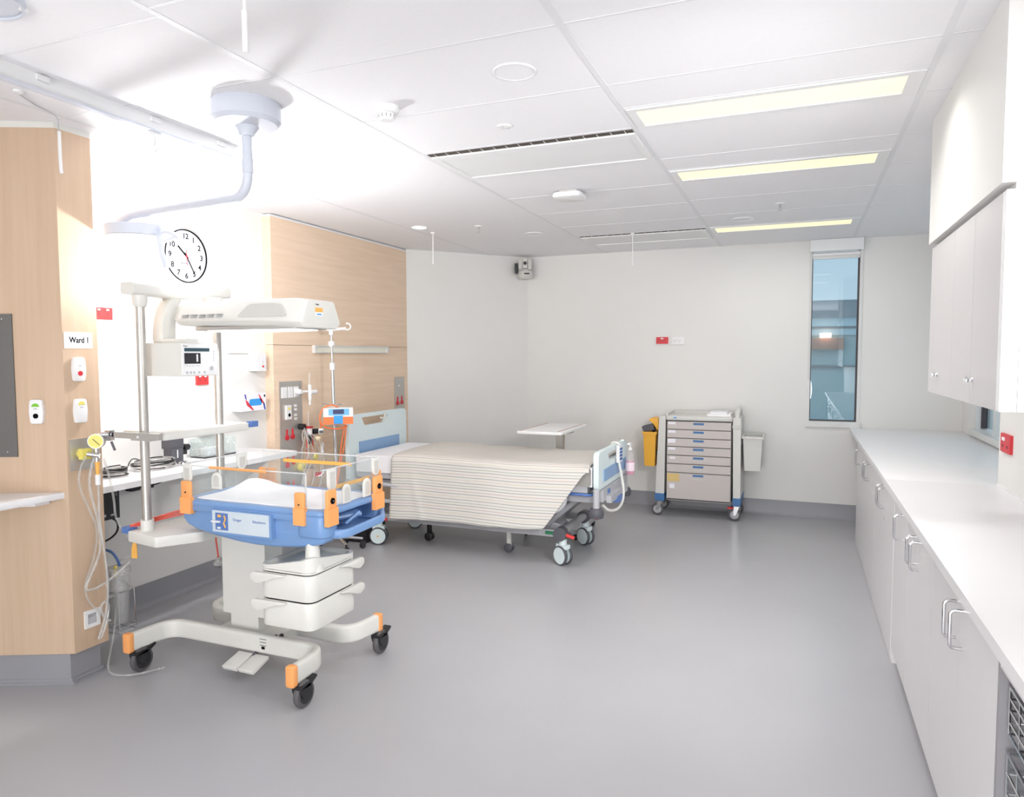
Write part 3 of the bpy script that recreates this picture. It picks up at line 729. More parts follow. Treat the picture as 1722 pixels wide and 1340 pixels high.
hose([(XH+0.03, 2.37, 1.12), (XH+0.02, 2.345, 1.07), (XH, 2.345, 0.98), (XH, 2.405, 0.84), (XH, 2.44, 0.74), (XH, 2.415, 0.60), (XH, 2.36, 0.50), (XH, 2.362, 0.42), (XH, 2.42, 0.34), (XH, 2.48, 0.30), (XH, 2.455, 0.25)], 0.0055, 'clearhose', 'clear hose looping lowest-left in front of the timber nib')
hose([(XH+0.04, 2.41, 1.12), (XH+0.03, 2.395, 1.07), (XH+0.01, 2.392, 0.97), (XH+0.01, 2.43, 0.82), (XH+0.01, 2.45, 0.65), (XH+0.01, 2.40, 0.55), (XH+0.01, 2.355, 0.485), (XH+0.01, 2.365, 0.455), (XH+0.02, 2.44, 0.465), (-3.2, 2.53, 0.50), (-3.2, 2.60, 0.54)], 0.006, 'hose', 'milky hose sweeping from the gas plate across to the jar')
hose([(gx, gy, gz-0.215), (gx, gy, 0.90), (-3.19, 2.43, 0.80), (-3.19, 2.455, 0.60), (-3.19, 2.465, 0.45), (-3.2, 2.46, 0.33), (-3.2, 2.43, 0.24), (-3.2, 2.405, 0.20), (-3.2, 2.43, 0.205), (-3.2, 2.46, 0.28), (-3.2, 2.475, 0.35), (-3.2, 2.455, 0.385), (-3.2, 2.425, 0.36), (-3.2, 2.44, 0.30), (-3.2, 2.478, 0.27)], 0.006, 'hose', 'milky hose dropping from the dial and coiling near the recessed outlet')
hose([(gx+0.02, gy+0.02, gz-0.09), (-3.16, 2.46, 1.05), (-3.17, 2.50, 0.90), (-3.18, 2.51, 0.78), (-3.2, 2.60, 0.66), (-3.23, 2.68, 0.60), (-3.26, 2.66, 0.545), (-3.30, 2.62, 0.53)], 0.0055, 'clearhose', 'clear hose running from the regulator past the nib edge to the jar')
hose([(-3.31, 2.60, 0.44), (-3.28, 2.575, 0.30), (-3.25, 2.53, 0.15), (-3.22, 2.46, 0.02), (-3.14, 2.44, 0.012), (-3.05, 2.48, 0.012), (-2.98, 2.60, 0.012)], 0.0055, 'clearhose', 'clear hose trailing from the jar down onto the floor')
hose([(-3.30, 2.62, 0.50), (-3.29, 2.60, 0.545), (-3.33, 2.60, 0.58), (-3.40, 2.61, 0.58)], 0.007, 'blued', 'short blue hose arching over the suction jar')
# suction jar on a wire cradle
t = thing('suction_jar', 'clear suction jar in a wire cradle at the foot of the timber nib', 'suction jar', (-3.31, 2.62, 0.16))
jx, jy = -3.312, 2.615
MB().lathe([(0.045, 0.20), (0.060, 0.47), (0.057, 0.47), (0.042, 0.205)], (jx, jy, 0), 24).build('jar', 'jar', t)
MB().lathe([(0.064, 0.462), (0.064, 0.49), (0.03, 0.50), (0.0, 0.50)], (jx, jy, 0), 24).build('lid', 'hose', t)
MB().lathe([(0.036, 0.21), (0.048, 0.40), (0.03, 0.42), (0, 0.42)], (jx, jy, 0), 18).build('liner', 'jar', t)
MB().cyl((jx+0.02, jy-0.03, 0.45), (jx+0.02, jy-0.025, 0.51), 0.008, n=12).build('yellow_port', 'lemon', t)
mb = MB()
for z, r in ((0.375, 0.066),): mb.tube([(jx+r*math.cos(a*PI/10), jy+r*math.sin(a*PI/10), z) for a in range(20)], 0.0022, 6, closed=True)
mb.tube([(jx-0.06, jy-0.05, 0.185), (jx+0.065, jy-0.05, 0.185), (jx+0.065, jy+0.05, 0.185), (jx-0.06, jy+0.05, 0.185)], 0.0022, 6, closed=True)
mb.tube([(jx-0.06, jy-0.05, 0.16), (jx+0.065, jy-0.05, 0.16), (jx+0.065, jy+0.05, 0.16), (jx-0.06, jy+0.05, 0.16)], 0.0022, 6, closed=True)
for sx in (-0.06, 0.065):
    for sy in (-0.05, 0.05): mb.tube([(jx+sx, jy+sy, 0.16), (jx+sx*0.95, jy+sy*0.9, 0.375)], 0.0018, 6)
mb.box(jx-0.05, jx+0.05, 2.502, jy-0.055, 0.36, 0.38, 0.002); mb.box(jx-0.05, jx+0.05, 2.5, 2.506, 0.16, 0.40)
mb.build('wire_cradle', 'chrome', t)

# ================================================================== BAY BENCH AND WHAT STANDS ON IT
BZ = 0.915
t = thing('bench', 'long white wall bench in the bright bay behind the infant warmer', 'bench', (-3.6, 3.3, BZ))
MB().box(-3.85, -3.385, 2.505, 4.16, BZ-0.034, BZ, 0.004).build('worktop', 'lam', t)
for y in (2.70, 4.05): MB().prism([(-3.85, BZ-0.034), (-3.55, BZ-0.034), (-3.55, BZ-0.06), (-3.85, BZ-0.26)], 'y', y, y+0.03).build('bracket', 'lam', t)
def coil(cx, cy, r, label, seed, cols, n=7, z=BZ):
    rnd = random.Random(seed)
    t = thing('cable_coil', label, 'cable', (cx, cy, z))
    for k, (mat, rr, cnt) in enumerate(cols):
        pts = []
        N = 22*cnt
        for i in range(N+1):
            a = 2*PI*i/22+k; q = r*(0.80+0.12*math.sin(a*0.37+k*2)+0.05*rnd.random())
            pts.append((cx+q*1.0*math.cos(a)*0.8, cy+q*1.15*math.sin(a), z+rr+0.004+0.014*k+0.028*(0.5+0.5*math.sin(a*0.21+k))))
        MB().tube(pts, rr, 6, sm=1).build('cable', mat, t)
    return t
c1 = coil(-3.62, 2.865, 0.072, 'tangled black and white cable coil at the nib end of the bench', 1, [('black', 0.004, 4), ('hose', 0.004, 3), ('black', 0.0035, 3)])
MB().tube([(-3.62, 2.93, BZ+0.02), (-3.66, 2.98, BZ+0.03), (-3.70, 3.03, BZ+0.06), (-3.75, 3.10, BZ+0.07), (-3.78, 3.2, BZ+0.03)], 0.0035, 6, sm=2).build('cable_tail', 'black', c1)
c2 = coil(-3.66, 3.165, 0.13, 'loose black and white cable coil behind the warmer post', 5, [('black', 0.004, 3), ('hose', 0.006, 3), ('black', 0.004, 2)])
mb = MB()
for i in range(5): mb.obox((-3.62+0.012*i, 3.31+0.008*i, BZ+0.014+0.006*(i % 2)), (0.012, 0.03, 0.012), 0.5*i, 0.002)
mb.build('connector', 'chrome', c2)
t = thing('device_mount', 'dark grey pole clamp standing upright on the bench', 'device mount', (-3.76, 3.42, BZ))
MB().cyl((-3.77, 3.41, BZ), (-3.77, 3.41, BZ+0.012), 0.055, n=24, b=0.003).build('foot', 'dgrey', t)
mb = MB().box(-3.805, -3.735, 3.365, 3.455, BZ+0.012, BZ+0.10, 0.006); mb.build('body', 'dgrey', t)
MB().box(-3.81, -3.74, 3.355, 3.465, BZ+0.10, BZ+0.165, 0.004).build('clamp', 'dgrey', t)
mb = MB().box(-3.79, -3.76, 3.455, 3.51, BZ+0.05, BZ+0.11, 0.006); mb.cyl((-3.775, 3.49, BZ+0.10), (-3.73, 3.49, BZ+0.10), 0.02, n=18, b=0.003); mb.build('side_knob', 'black', t)
MB().box(-3.734, -3.732, 3.405, 3.412, BZ+0.04, BZ+0.09).build('marking', 'plate', t)
t.location.x += 0.06; t.location.y -= 0.05
t = thing('glass_tank', 'pale green glass open-top box on the far end of the bench', 'glass box', (-3.73, 3.83, BZ))
x0, x1, y0, y1 = -3.82, -3.69, 3.60, 3.88; z0, z1 = BZ, BZ+0.125
MB().box(x0, x1, y0, y1, z0, z0+0.008).build('base', 'black', t)
for a in ((x0, x0+0.005, y0, y1), (x1-0.005, x1, y0, y1), (x0+0.005, x1-0.005, y0, y0+0.005), (x0+0.005, x1-0.005, y1-0.005, y1)):
    MB().box(*a, z0+0.008, z1).build('pane', 'tglass', t)
mb = MB().box(-3.79, -3.73, 3.66, 3.80, z0+0.009, z0+0.06, 0.008); mb.build('pad', 'paper', t)
t = thing('computer_box', 'black computer box hung under the bench beside the nib', 'computer', (-3.70, 2.88, 0.67))
b = MB().box(-3.80, -3.66, 2.76, 2.92, 0.665, 0.855, 0.004).build('case', 'black', t)
mb = MB()
for i in range(5): mb.box(-3.66, -3.6575, 2.893, 2.906, 0.80+i*0.009, 0.803+i*0.009)
mb.box(-3.66, -3.657, 2.80, 2.83, 0.685, 0.70); mb.box(-3.66, -3.657, 2.86, 2.88, 0.685, 0.695)
mb.build('port', 'lgrey', t)
mb = MB().box(-3.79, -3.70, 2.74, 2.95, 0.855, 0.880); mb.build('cradle', 'dgrey', t)
MB().tube([(-3.70, 2.89, 0.667), (-3.68, 2.92, 0.64), (-3.68, 2.92, 0.58), (-3.70, 2.88, 0.54), (-3.74, 2.84, 0.52)], 0.006, 8, sm=2).build('cable', 'black', t)
t = thing('power_strip', 'white outlet strip with black plugs on the wall under the bench', 'power strip', (-3.84, 3.15, 0.75))
MB().box(-3.85, -3.83, 2.98, 3.32, 0.76, 0.83, 0.003).build('strip', 'plate', t)
for yy in (3.10, 3.20):
    p = MB().box(-3.83, -3.775, yy, yy+0.06, 0.775, 0.81, 0.006).build('plug', 'black', t)
    MB().tube([(-3.78, yy+0.05, 0.79), (-3.75, yy+0.09, 0.80), (-3.74, yy+0.13, 0.83), (-3.75, yy+0.18, 0.872)], 0.004, 6, sm=2).build('cable', 'black', p)
# ================================================================== EXAMINATION LAMP
t = thing('examination_lamp', 'white ceiling-hung examination lamp with long bent arm and round head', 'examination lamp', (-2.25, 2.48, CZ))
x, y = -2.25, 2.48
MB().lathe([(0.142, 0), (0.145, -0.012), (0.145, -0.075), (0.130, -0.092), (0.05, -0.10), (0.0, -0.10)], (x, y, CZ), 40).build('ceiling_cover', 'lampw', t)
MB().lathe([(0.055, -0.095), (0.034, -0.125), (0.030, -0.14), (0, -0.14)], (x, y, CZ), 24).build('collar', 'lampw', t)
tip = (-3.335, 2.70, 2.30)
MB().tube(fillet([(x, y, CZ-0.10), (x, y, 2.30), (-3.20, 2.67, 2.325), (-3.30, 2.695, 2.30), (-3.325, 2.70, 2.26)], 0.11, 10), 0.0205, 16).build('arm', 'lampw', t)
MB().cyl((x, y, 2.40), (x, y, 2.46), 0.0235, n=20, b=0.002).build('joint_sleeve', 'lampw', t)
hc = Vector((-3.155, 2.68, 2.232))
tilt = Matrix.Rotation(0.03, 4, 'X')
mb = MB().lathe([(0.152, 0.032), (0.155, 0.030), (0.155, -0.022), (0.150, -0.024), (0.149, 0.02), (0.0, 0.022), (0.0, 0.034)], tuple(hc), 44)
hd = mb.build('head', 'lampw', t)
MB().lathe([(0.147, 0.0), (0.147, 0.018), (0.0, 0.018), (0.0, 0.0)], tuple(hc), 44).build('diffuser', 'ledw', t)
MB().tube([(hc.x+0.153*math.cos(k*PI/24), hc.y+0.153*math.sin(k*PI/24), hc.z-0.024) for k in range(48)], 0.0026, 6, closed=True).build('head_lip', 'grey', t)
MB().box(hc.x-0.035, hc.x+0.025, hc.y-0.095, hc.y+0.05, hc.z-0.003, hc.z-0.001).build('label_tag', 'grey', t)
text('lettering', 'LIMIT', (hc.x+0.012, hc.y-0.085, hc.z-0.0032), (0, 1, 0), (1, 0, 0), 0.036, 'ink', t, 0.0003, width=0.11)
MB().box(-3.352, -3.32, 2.69, 2.70, 2.075, 2.225, 0.003).build('side_plate', 'plate', t)
hub = Vector((-2.992, 2.67, 2.185))
mb = MB().cyl(hub+Vector((0, 0, 0.045)), hub-Vector((0, 0, 0.025)), 0.020, n=18, b=0.003); mb.obox(hub+Vector((-0.02, 0, 0.035)), (0.07, 0.05, 0.02), 0, 0.004); mb.build('hub', 'lampw', t)
MB().tube(fillet([hub+Vector((-0.01, 0, -0.01)), (-3.20, 2.665, 2.165), (-3.265, 2.665, 2.145), (-3.365, 2.66, 2.07)], 0.03), 0.010, 10).build('handle_arm', 'lampw', t)
MB().obox((-3.345, 2.66, 2.08), (0.10, 0.03, 0.07), 0, 0.01).build('handle_pad', 'plate', t)
MB().tube(fillet([hub+Vector((0, 0, 0.03)), (-2.93, 2.665, 2.222), (-2.87, 2.66, 2.20), (-2.852, 2.66, 2.18)], 0.03), 0.011, 10).build('handle_arm', 'lampw', t)
MB().tube([hub+Vector((0, 0, -0.01)), (-2.90, 2.66, 2.187), (-2.862, 2.66, 2.195)], 0.009, 10).build('handle_arm', 'lampw', t)
MB().tube([hub+Vector((0.005, 0, -0.02)), (-2.975, 2.66, 2.12), (-2.955, 2.66, 2.07), (-2.945, 2.66, 2.045)], 0.014, 12).build('grip', 'lampw', t)

# ================================================================== INFANT WARMER
def warmer():
    T = thing('infant_warmer', 'blue and white infant warmer on castors with overhead heater canopy', 'infant warmer', (-2.5, 2.84, 0))
    # --- wheeled base: two bowed rails
    prof = rpoly(rect(-0.021, 0.021, -0.047, 0.047), 0.018, 4)
    zc = 0.163
    def rail(pts, name, mat='cream'):
        return MB().sweep(prof, fillet(pts, 0.10, 10)).build(name, mat, T)
    rail([(-3.10, 2.49, zc), (-3.075, 2.745, zc), (-2.10, 2.745, zc), (-2.09, 2.495, zc)], 'front_rail')
    rail([(-3.08, 3.22, zc), (-3.06, 2.985, zc), (-2.12, 2.985, zc), (-2.085, 3.20, zc)], 'rear_rail')
    MB().box(-2.80, -2.42, 2.74, 2.99, 0.135, 0.185, 0.01).build('cross_plate', 'cream', T)
    capp = rpoly(rect(-0.0235, 0.0235, -0.05, 0.05), 0.012, 3)
    for (x, y), sgn in (((-3.10, 2.49), -1), ((-2.09, 2.495), -1), ((-3.08, 3.22), 1), ((-2.085, 3.20), 1)):
        mb = MB().prism([(x+u, zc+v) for u, v in capp], 'y', y-0.012 if sgn < 0 else y-0.022, y+0.022 if sgn < 0 else y+0.012, 0.006)
        mb.build('end_cap', 'orange', T)
        cy = y-sgn*0.035
        # castor
        f = MB().cyl((x, cy, 0.118), (x, cy, 0.09), 0.021, n=18, b=0.003)
        wx, wy = x+0.02, cy+0.025
        f.prism(rpoly([(wy-0.05, 0.10), (wy+0.02, 0.112), (wy+0.035, 0.075), (wy+0.01, 0.045), (wy-0.02, 0.045), (wy-0.045, 0.075)], 0.012, 4), 'x', wx-0.026, wx-0.018)
        f.prism(rpoly([(wy-0.05, 0.10), (wy+0.02, 0.112), (wy+0.035, 0.075), (wy+0.01, 0.045), (wy-0.02, 0.045), (wy-0.045, 0.075)], 0.012, 4), 'x', wx+0.018, wx+0.026)
        f.box(wx-0.026, wx+0.026, wy-0.05, wy+0.02, 0.098, 0.112, 0.004)
        c = f.build('castor', 'black', T)
        MB().prism([(wy-0.005, 0.108), (wy+0.07, 0.128), (wy+0.075, 0.118), (wy+0.03, 0.095)], 'x', wx-0.022, wx+0.022, 0.003).build('brake_lever', 'black', c)
        MB().lathe([(0.045, -0.016), (0.058, -0.014), (0.062, -0.006), (0.062, 0.006), (0.058, 0.014), (0.045, 0.016), (0.02, 0.013), (0.0, 0.013)], (wx, wy, 0.062), 28, 'x').build('wheel', 'rubber', c)
        MB().lathe([(0.044, -0.0175), (0.044, 0.0175), (0, 0.0175)], (wx, wy, 0.062), 24, 'x').build('wheel_disc', 'brubber', c)
    mb = MB()
    for i in range(3): mb.box(-2.47, -2.43, 2.7225, 2.724, 0.192-i*0.016, 0.194-i*0.016)
    mb.box(-2.46, -2.44, 2.7225, 2.724, 0.142, 0.156); mb.build('rail_label', 'ink', T)
    for xx in (-2.60, -2.50):
        MB().prism(rpoly([(2.60, 0.085), (2.72, 0.115), (2.72, 0.10), (2.61, 0.065)], 0.004), 'x', xx, xx+0.09, 0.004).build('foot_pedal', 'cream', T)
    MB().tube([(-2.50, 2.74, 0.12), (-2.50, 2.71, 0.105)], 0.01, 8).build('pedal_shaft', 'dgrey', T)
    # --- column
    MB().box(-2.765, -2.485, 2.79, 2.92, 0.27, 0.74, 0.012).build('column', 'cream', T)
    MB().box(-2.725, -2.545, 2.80, 2.91, 0.18, 0.27, 0.008).build('column_foot', 'cream', T)
    mb = MB()
    for dx in (0, 0.035): mb.cyl((-2.40+dx, 2.765, 0.20+dx*0.3), (-2.40+dx, 2.755, 0.20+dx*0.3), 0.011, n=12)
    mb.build('socket', 'black', T)
    # --- blue tray
    mb = MB()
    outer = rpoly(rect(-2.83, -1.955, 2.575, 3.095), 0.055, 6)
    mb.prism(outer, 'z', 0.874, 0.902, 0.010, 3)
    mb.prism([(-2.83, 2.62), (-2.815, 2.59), (-2.78, 2.575), (-2.06, 2.575), (-2.06, 3.095), (-2.78, 3.095), (-2.815, 3.08), (-2.83, 3.05)], 'z', 0.848, 0.880, 0.008, 2)
    mb.prism(rpoly(rect(-2.12, -1.956, 2.5755, 2.685), 0.05, 6), 'z', 0.775, 0.880, 0.012, 3)
    mb.prism(rpoly(rect(-2.12, -1.956, 3.015, 3.0945), 0.035, 5), 'z', 0.775, 0.880, 0.010, 3)
    mb.build('tray_rim', 'blue', T)
    prof2 = [(-2.815, 0.86), (-2.812, 0.80), (-2.785, 0.775), (-2.72, 0.752), (-2.60, 0.732), (-2.46, 0.716), (-2.36, 0.711), (-2.25, 0.712), (-2.12, 0.722), (-2.08, 0.730), (-2.08, 0.86)]
    prof3 = prof2[:-2]+[(-2.05, 0.732), (-1.985, 0.748), (-1.968, 0.765), (-1.964, 0.86)]
    mb = MB().prism(prof2, 'y', 2.69, 3.078, 0.012, 2)
    mb.prism(prof3, 'y', 2.590, 2.695, 0.016, 3)
    mb.build('tray_belly', 'blue', T)
    hp = rpoly(rect(-0.012, 0.012, -0.02, 0.02), 0.01, 3)
    MB().sweep(hp, fillet([(-1.99, 2.66, 0.785), (-1.915, 2.68, 0.785), (-1.905, 2.99, 0.797), (-1.97, 3.05, 0.815)], 0.06, 8)).build('handle', 'blue', T)
    mb = MB().tube([(-2.0, 2.80, 0.80), (-1.96, 2.86, 0.85)], 0.008, 8); mb.tube([(-2.08, 2.76, 0.82), (-1.98, 2.90, 0.83)], 0.012, 8); mb.box(-2.08, -1.94, 2.66, 3.04, 0.765, 0.775); mb.build('slot_strut', 'blue', T)
    # --- control plate
    p = MB().box(-2.598, -2.238, 2.560, 2.595, 0.757, 0.872, 0.006).build('control_panel', 'blue', T)
    MB().box(-2.588, -2.25, 2.5575, 2.561, 0.766, 0.868, 0.001).build('control_face', M('pale_control_face', (205, 216, 224), 0.4), p)
    MB().box(-2.567, -2.492, 2.555, 2.5577, 0.777, 0.858).build('control_block', 'blued', p)
    MB().box(-2.552, -2.532, 2.553, 2.5555, 0.838, 0.850, 0.001).build('amber_key', 'amber', p)
    MB().box(-2.585, -2.535, 2.545, 2.556, 0.813, 0.821, 0.003).build('slider_lever', 'plate', p)
    MB().box(-2.555, -2.535, 2.553, 2.5555, 0.782, 0.791, 0.001).build('white_key', 'plate', p)
    MB().tube([(-2.512, 2.5545, 0.848), (-2.505, 2.5545, 0.83), (-2.515, 2.5545, 0.81), (-2.505, 2.5545, 0.79)], 0.004, 6).build('amber_symbol', 'amber', p)
    text('lettering', 'Dräger', (-2.462, 2.5572, 0.826), (1, 0, 0), (0, 0, 1), 0.018, 'blueink', p, 0.0003)
    text('lettering', 'Babytherm', (-2.345, 2.5572, 0.826), (1, 0, 0), (0, 0, 1), 0.018, 'blueink', p, 0.0003, width=0.075)
    # --- mattress with a soft hump
    mb = MB(); nx, ny = 28, 16; V = []
    x0, x1, y0, y1 = -2.785, -1.985, 2.60, 3.045
    for i in range(nx+1):
        row = []
        for j in range(ny+1):
            u, v = i/nx, j/ny; xx = x0+(x1-x0)*u; yy = y0+(y1-y0)*v
            e = min(1, min(u, 1-u)*10)*min(1, min(v, 1-v)*8)
            h = 0.896+0.016*e**0.6+0.040*math.exp(-((xx+2.66)/0.13)**2-((yy-2.93)/0.10)**2)*e + 0.004*math.sin(xx*21+yy*9)*e
            row.append(mb.bm.verts.new((xx, yy, h)))
        V.append(row)
    for i in range(nx):
        for j in range(ny): mb.bm.faces.new((V[i][j], V[i+1][j], V[i+1][j+1], V[i][j+1]))
    mb.build('mattress', 'sheet', T, ang=2.0)
    # --- acrylic walls
    def pane(x0, x1, y0, y1, z0, z1, name='side_panel'):
        p = MB().box(x0, x1, y0, y1, z0, z1).build(name, 'acryl', T)
        e = MB().tube([((x0+x1)/2 if x1-x0 < 0.02 else x0, (y0+y1)/2 if y1-y0 < 0.02 else y0, z1), ((x0+x1)/2 if x1-x0 < 0.02 else x1, (y0+y1)/2 if y1-y0 < 0.02 else y1, z1)], 0.0035, 6)
        e.build('panel_edge', 'acryledge', p)
        return p
    pane(-2.815, -2.066, 2.592, 2.597, 0.915, 1.068)
    pane(-2.735, -1.985, 3.070, 3.075, 0.915, 1.084)
    pane(-1.982, -1.977, 2.60, 3.058, 0.915, 1.086)
    pane(-2.825, -2.820, 2.62, 3.05, 0.915, 1.070)
    MB().tube([(-2.066, 2.595, 0.905), (-2.066, 2.595, 1.068)], 0.0042, 6).build('panel_post', 'acryledge', T)
    MB().tube([(-2.0, 2.60, 1.06), (-1.985, 2.604, 1.066), (-1.98, 2.615, 1.083), (-1.98, 2.63, 1.086)], 0.0035, 6).build('corner_wire', 'acryledge', T)
    # orange rods and rulers
    MB().tube([(-2.63, 2.592, 1.066), (-2.29, 2.592, 1.064)], 0.0065, 10).build('orange_rod', 'orange', T)
    MB().box(-2.585, -2.145, 3.062, 3.068, 1.030, 1.047, 0.001).build('ruler', 'amber', T)
    MB().box(-1.99, -1.984, 2.68, 2.985, 0.985, 1.002, 0.001).build('ruler', 'amber', T)
    # clips
    def clip_y(xc, y, zt, w=0.07, s=-1, dot=False):
        c = MB().box(xc-w/2, xc+w/2, y-0.012, y+0.012, 0.835, 0.915, 0.006)
        c.prism(rpoly(rect(xc-w*0.44, xc+w*0.44, 0.90, zt), 0.012), 'y', y-0.004+0.003*s, y+0.010+0.003*s, 0.003)
        o = c.build('clip', 'orange', T)
        MB().cyl((xc, y+s*0.012, zt-0.055), (xc, y+s*0.006, zt-0.055), 0.004, n=10).build('clip_screw', 'darkframe', o)
    def clip_x(x, yc, zt, w=0.075):
        c = MB().box(x-0.012, x+0.012, yc-w/2, yc+w/2, 0.835, 0.915, 0.006)
        c.prism(rpoly(rect(yc-w*0.44, yc+w*0.44, 0.90, zt), 0.012), 'x', x-0.010, x+0.006, 0.003)
        o = c.build('clip', 'orange', T)
        MB().lathe([(0.014, 0), (0.014, 0.006), (0.006, 0.007), (0.0, 0.004)], (x+0.005, yc, zt-0.05), 18, 'x').build('clip_disc', 'ink', o)
        MB().cyl((x+0.010, yc, zt-0.05), (x+0.013, yc, zt-0.05), 0.004, n=10).build('clip_screw', 'chrome', o)
    clip_y(-2.764, 2.574, 0.995); clip_y(-2.084, 2.574, 0.985, 0.062)
    clip_x(-1.948, 2.622, 0.998); clip_x(-1.948, 3.005, 1.0, 0.08)
    clip_y(-2.76, 3.096, 0.985, 0.06, 1); clip_y(-2.70, 3.096, 0.985, 0.06, 1)
    clip_y(-2.02, 3.096, 1.015, 0.06, 1)
    # pale hinged tabs
    def tab_poly(c, w, z0, z1, hang):
        r = w/2; n = 9
        if hang:   # square top, round foot
            return [(c-r, z1), (c-r, z0+r)]+[(c-r*math.cos(PI*i/n), z0+r-r*math.sin(PI*i/n)) for i in range(1, n)]+[(c+r, z0+r), (c+r, z1)]
        return [(c+r, z0), (c+r, z1-r)]+[(c+r*math.cos(PI*i/n), z1-r+r*math.sin(PI*i/n)) for i in range(1, n)]+[(c-r, z1-r), (c-r, z0)]
    def tab_y(xc, y, z0, z1, w=0.06, hang=False):
        o = MB().prism(tab_poly(xc, w, z0, z1, hang), 'y', y-0.004, y+0.004, 0.0015).build('panel_latch', 'cream', T)
        MB().prism(tab_poly(xc, w*0.55, z0+0.010, z1-0.014, hang), 'y', y-0.0055, y-0.003).build('latch_inset', 'creamd', o)
    def tab_x(yc, x, z0, z1, w=0.065, hang=False):
        o = MB().prism(tab_poly(yc, w, z0, z1, hang), 'x', x-0.004, x+0.004, 0.0015).build('panel_latch', 'cream', T)
        MB().prism(tab_poly(yc, w*0.55, z0+0.010, z1-0.014, hang), 'x', x+0.003, x+0.0055).build('latch_inset', 'creamd', o)
    tab_y(-2.585, 2.589, 0.965, 1.045); tab_y(-2.77, 2.589, 0.985, 1.07, 0.055, True)
    tab_x(2.662, -1.974, 0.985, 1.086, 0.065, True); tab_x(2.765, -1.968, 0.910, 1.0); tab_x(2.935, -1.968, 0.910, 1.0); tab_x(3.025, -1.974, 1.0, 1.088, 0.065, True)
    tab_x(3.0, -2.815, 0.985, 1.068, 0.07, True)
    # --- drawer stack on its swivel pole
    MB().cyl((-2.055, 2.62, 0.60), (-2.055, 2.62, 0.76), 0.030, n=24).build('drawer_pole', 'cream', T)
    def rr(d=0): return rpoly(rect(-2.312+d, -2.012-d, 2.552+d, 2.908-d), 0.055, 6)
    MB().prism(rr(), 'z', 0.352, 0.478, 0.006).build('drawer', 'cream', T)
    MB().prism(rr(), 'z', 0.484, 0.606, 0.006).build('drawer', 'cream', T)
    MB().prism(rr(0.006), 'z', 0.478, 0.484).build('drawer_gap', 'ink', T)
    MB().prism(rr(0.006), 'z', 0.606, 0.612).build('drawer_gap', 'ink', T)
    mb = MB(); mb.prism(rr(), 'z', 0.612, 0.622)
    for dd in (0,):
        o_, i_ = rr(0), rr(0.014); k = len(o_)
        zz = [0.640+0.050*math.exp(-(((p[0]+2.03)/0.08)**2+((p[1]-2.58)/0.08)**2)) for p in o_]
        A = [mb.bm.verts.new((p[0], p[1], 0.62)) for p in o_]; B = [mb.bm.verts.new((p[0], p[1], zz[i])) for i, p in enumerate(o_)]
        Ci = [mb.bm.verts.new((p[0], p[1], zz[i])) for i, p in enumerate(i_)]; D = [mb.bm.verts.new((p[0], p[1], 0.622)) for p in i_]
        for a, b in ((A, B), (B, Ci), (Ci, D)):
            for i in range(k): mb.bm.faces.new((a[i], a[(i+1) % k], b[(i+1) % k], b[i]))
    mb.build('top_tray', 'cream', T)
    MB().lathe([(0.052, 0.0), (0.045, 0.03), (0.034, 0.06), (0.032, 0.10), (0, 0.10)], (-2.055, 2.62, 0.618), 24).build('pole_collar', 'cream', T)
    for zt in (0.604, 0.476):
        lip = [(-2.345, zt-0.012), (-2.345, zt-0.035), (-2.31, zt-0.052), (-2.27, zt-0.040), (-2.21, zt-0.016), (-2.15, zt-0.005), (-2.15, zt), (-2.33, zt)]
        MB().prism(rpoly(lip, 0.008, 3), 'y', 2.535, 2.553, 0.003).build('drawer_lip', 'cream', T)
        lip = [(2.945, zt-0.012), (2.945, zt-0.035), (2.91, zt-0.052), (2.87, zt-0.040), (2.81, zt-0.016), (2.76, zt-0.005), (2.76, zt), (2.93, zt)]
        MB().prism(rpoly(lip, 0.008, 3), 'x', -2.013, -1.995, 0.003).build('drawer_lip', 'cream', T)
    # --- posts, shelf, top bar
    for yy in (2.545, 3.035):
        MB().cyl((-3.0, yy, 0.76), (-3.0, yy, 1.905), 0.0215, n=24).build('post', 'steel', T)
        MB().cyl((-3.0, yy, 0.72), (-3.0, yy, 0.79), 0.031, n=24, b=0.003).build('post_foot', 'cream', T)
        MB().lathe([(0.027, 1.845), (0.034, 1.86), (0.036, 1.91), (0, 1.91)], (-3.0, yy, 0), 24).build('post_collar', 'cream', T)
    MB().prism(rpoly([(-3.075, 2.49), (-2.84, 2.45), (-2.72, 2.62), (-2.72, 3.1), (-3.075, 3.1)], 0.015), 'z', 0.684, 0.737, 0.006).build('lower_shelf', 'cream', T)
    MB().box(-3.125, -3.075, 2.50, 2.55, 0.72, 0.75, 0.004).build('cable_clip', 'blued', T)
    mb = MB()
    for k in range(3): mb.tube([(-3.09, 2.52, 0.745+0.006*k), (-3.03, 2.60, 0.765+0.008*k), (-2.90, 2.70, 0.80+0.012*k), (-2.80, 2.72, 0.81+0.014*k)], 0.0045, 6, sm=2)
    mb.build('mains_cable', 'redcord', T)
    MB().tube([(-2.965, 2.95, 0.70), (-2.965, 2.95, 0.60), (-2.955, 2.952, 0.52), (-2.955, 2.955, 0.49)], 0.0045, 6, sm=2).build('mains_lead', 'redcord', T)
    k = MB().cyl((-2.955, 2.955, 0.495), (-2.958, 2.955, 0.465), 0.010, 0.022, n=16).build('mains_plug', 'clearhose', T)
    MB().cyl((-2.958, 2.955, 0.465), (-2.96, 2.955, 0.452), 0.024, n=16).build('plug_face', 'hose', k)
    mb = MB(); mb.box(-2.972, -2.968, 2.95, 2.952, 0.435, 0.452); mb.box(-2.95, -2.946, 2.95, 2.952, 0.435, 0.452); mb.build('plug_pin', 'darkframe', k)
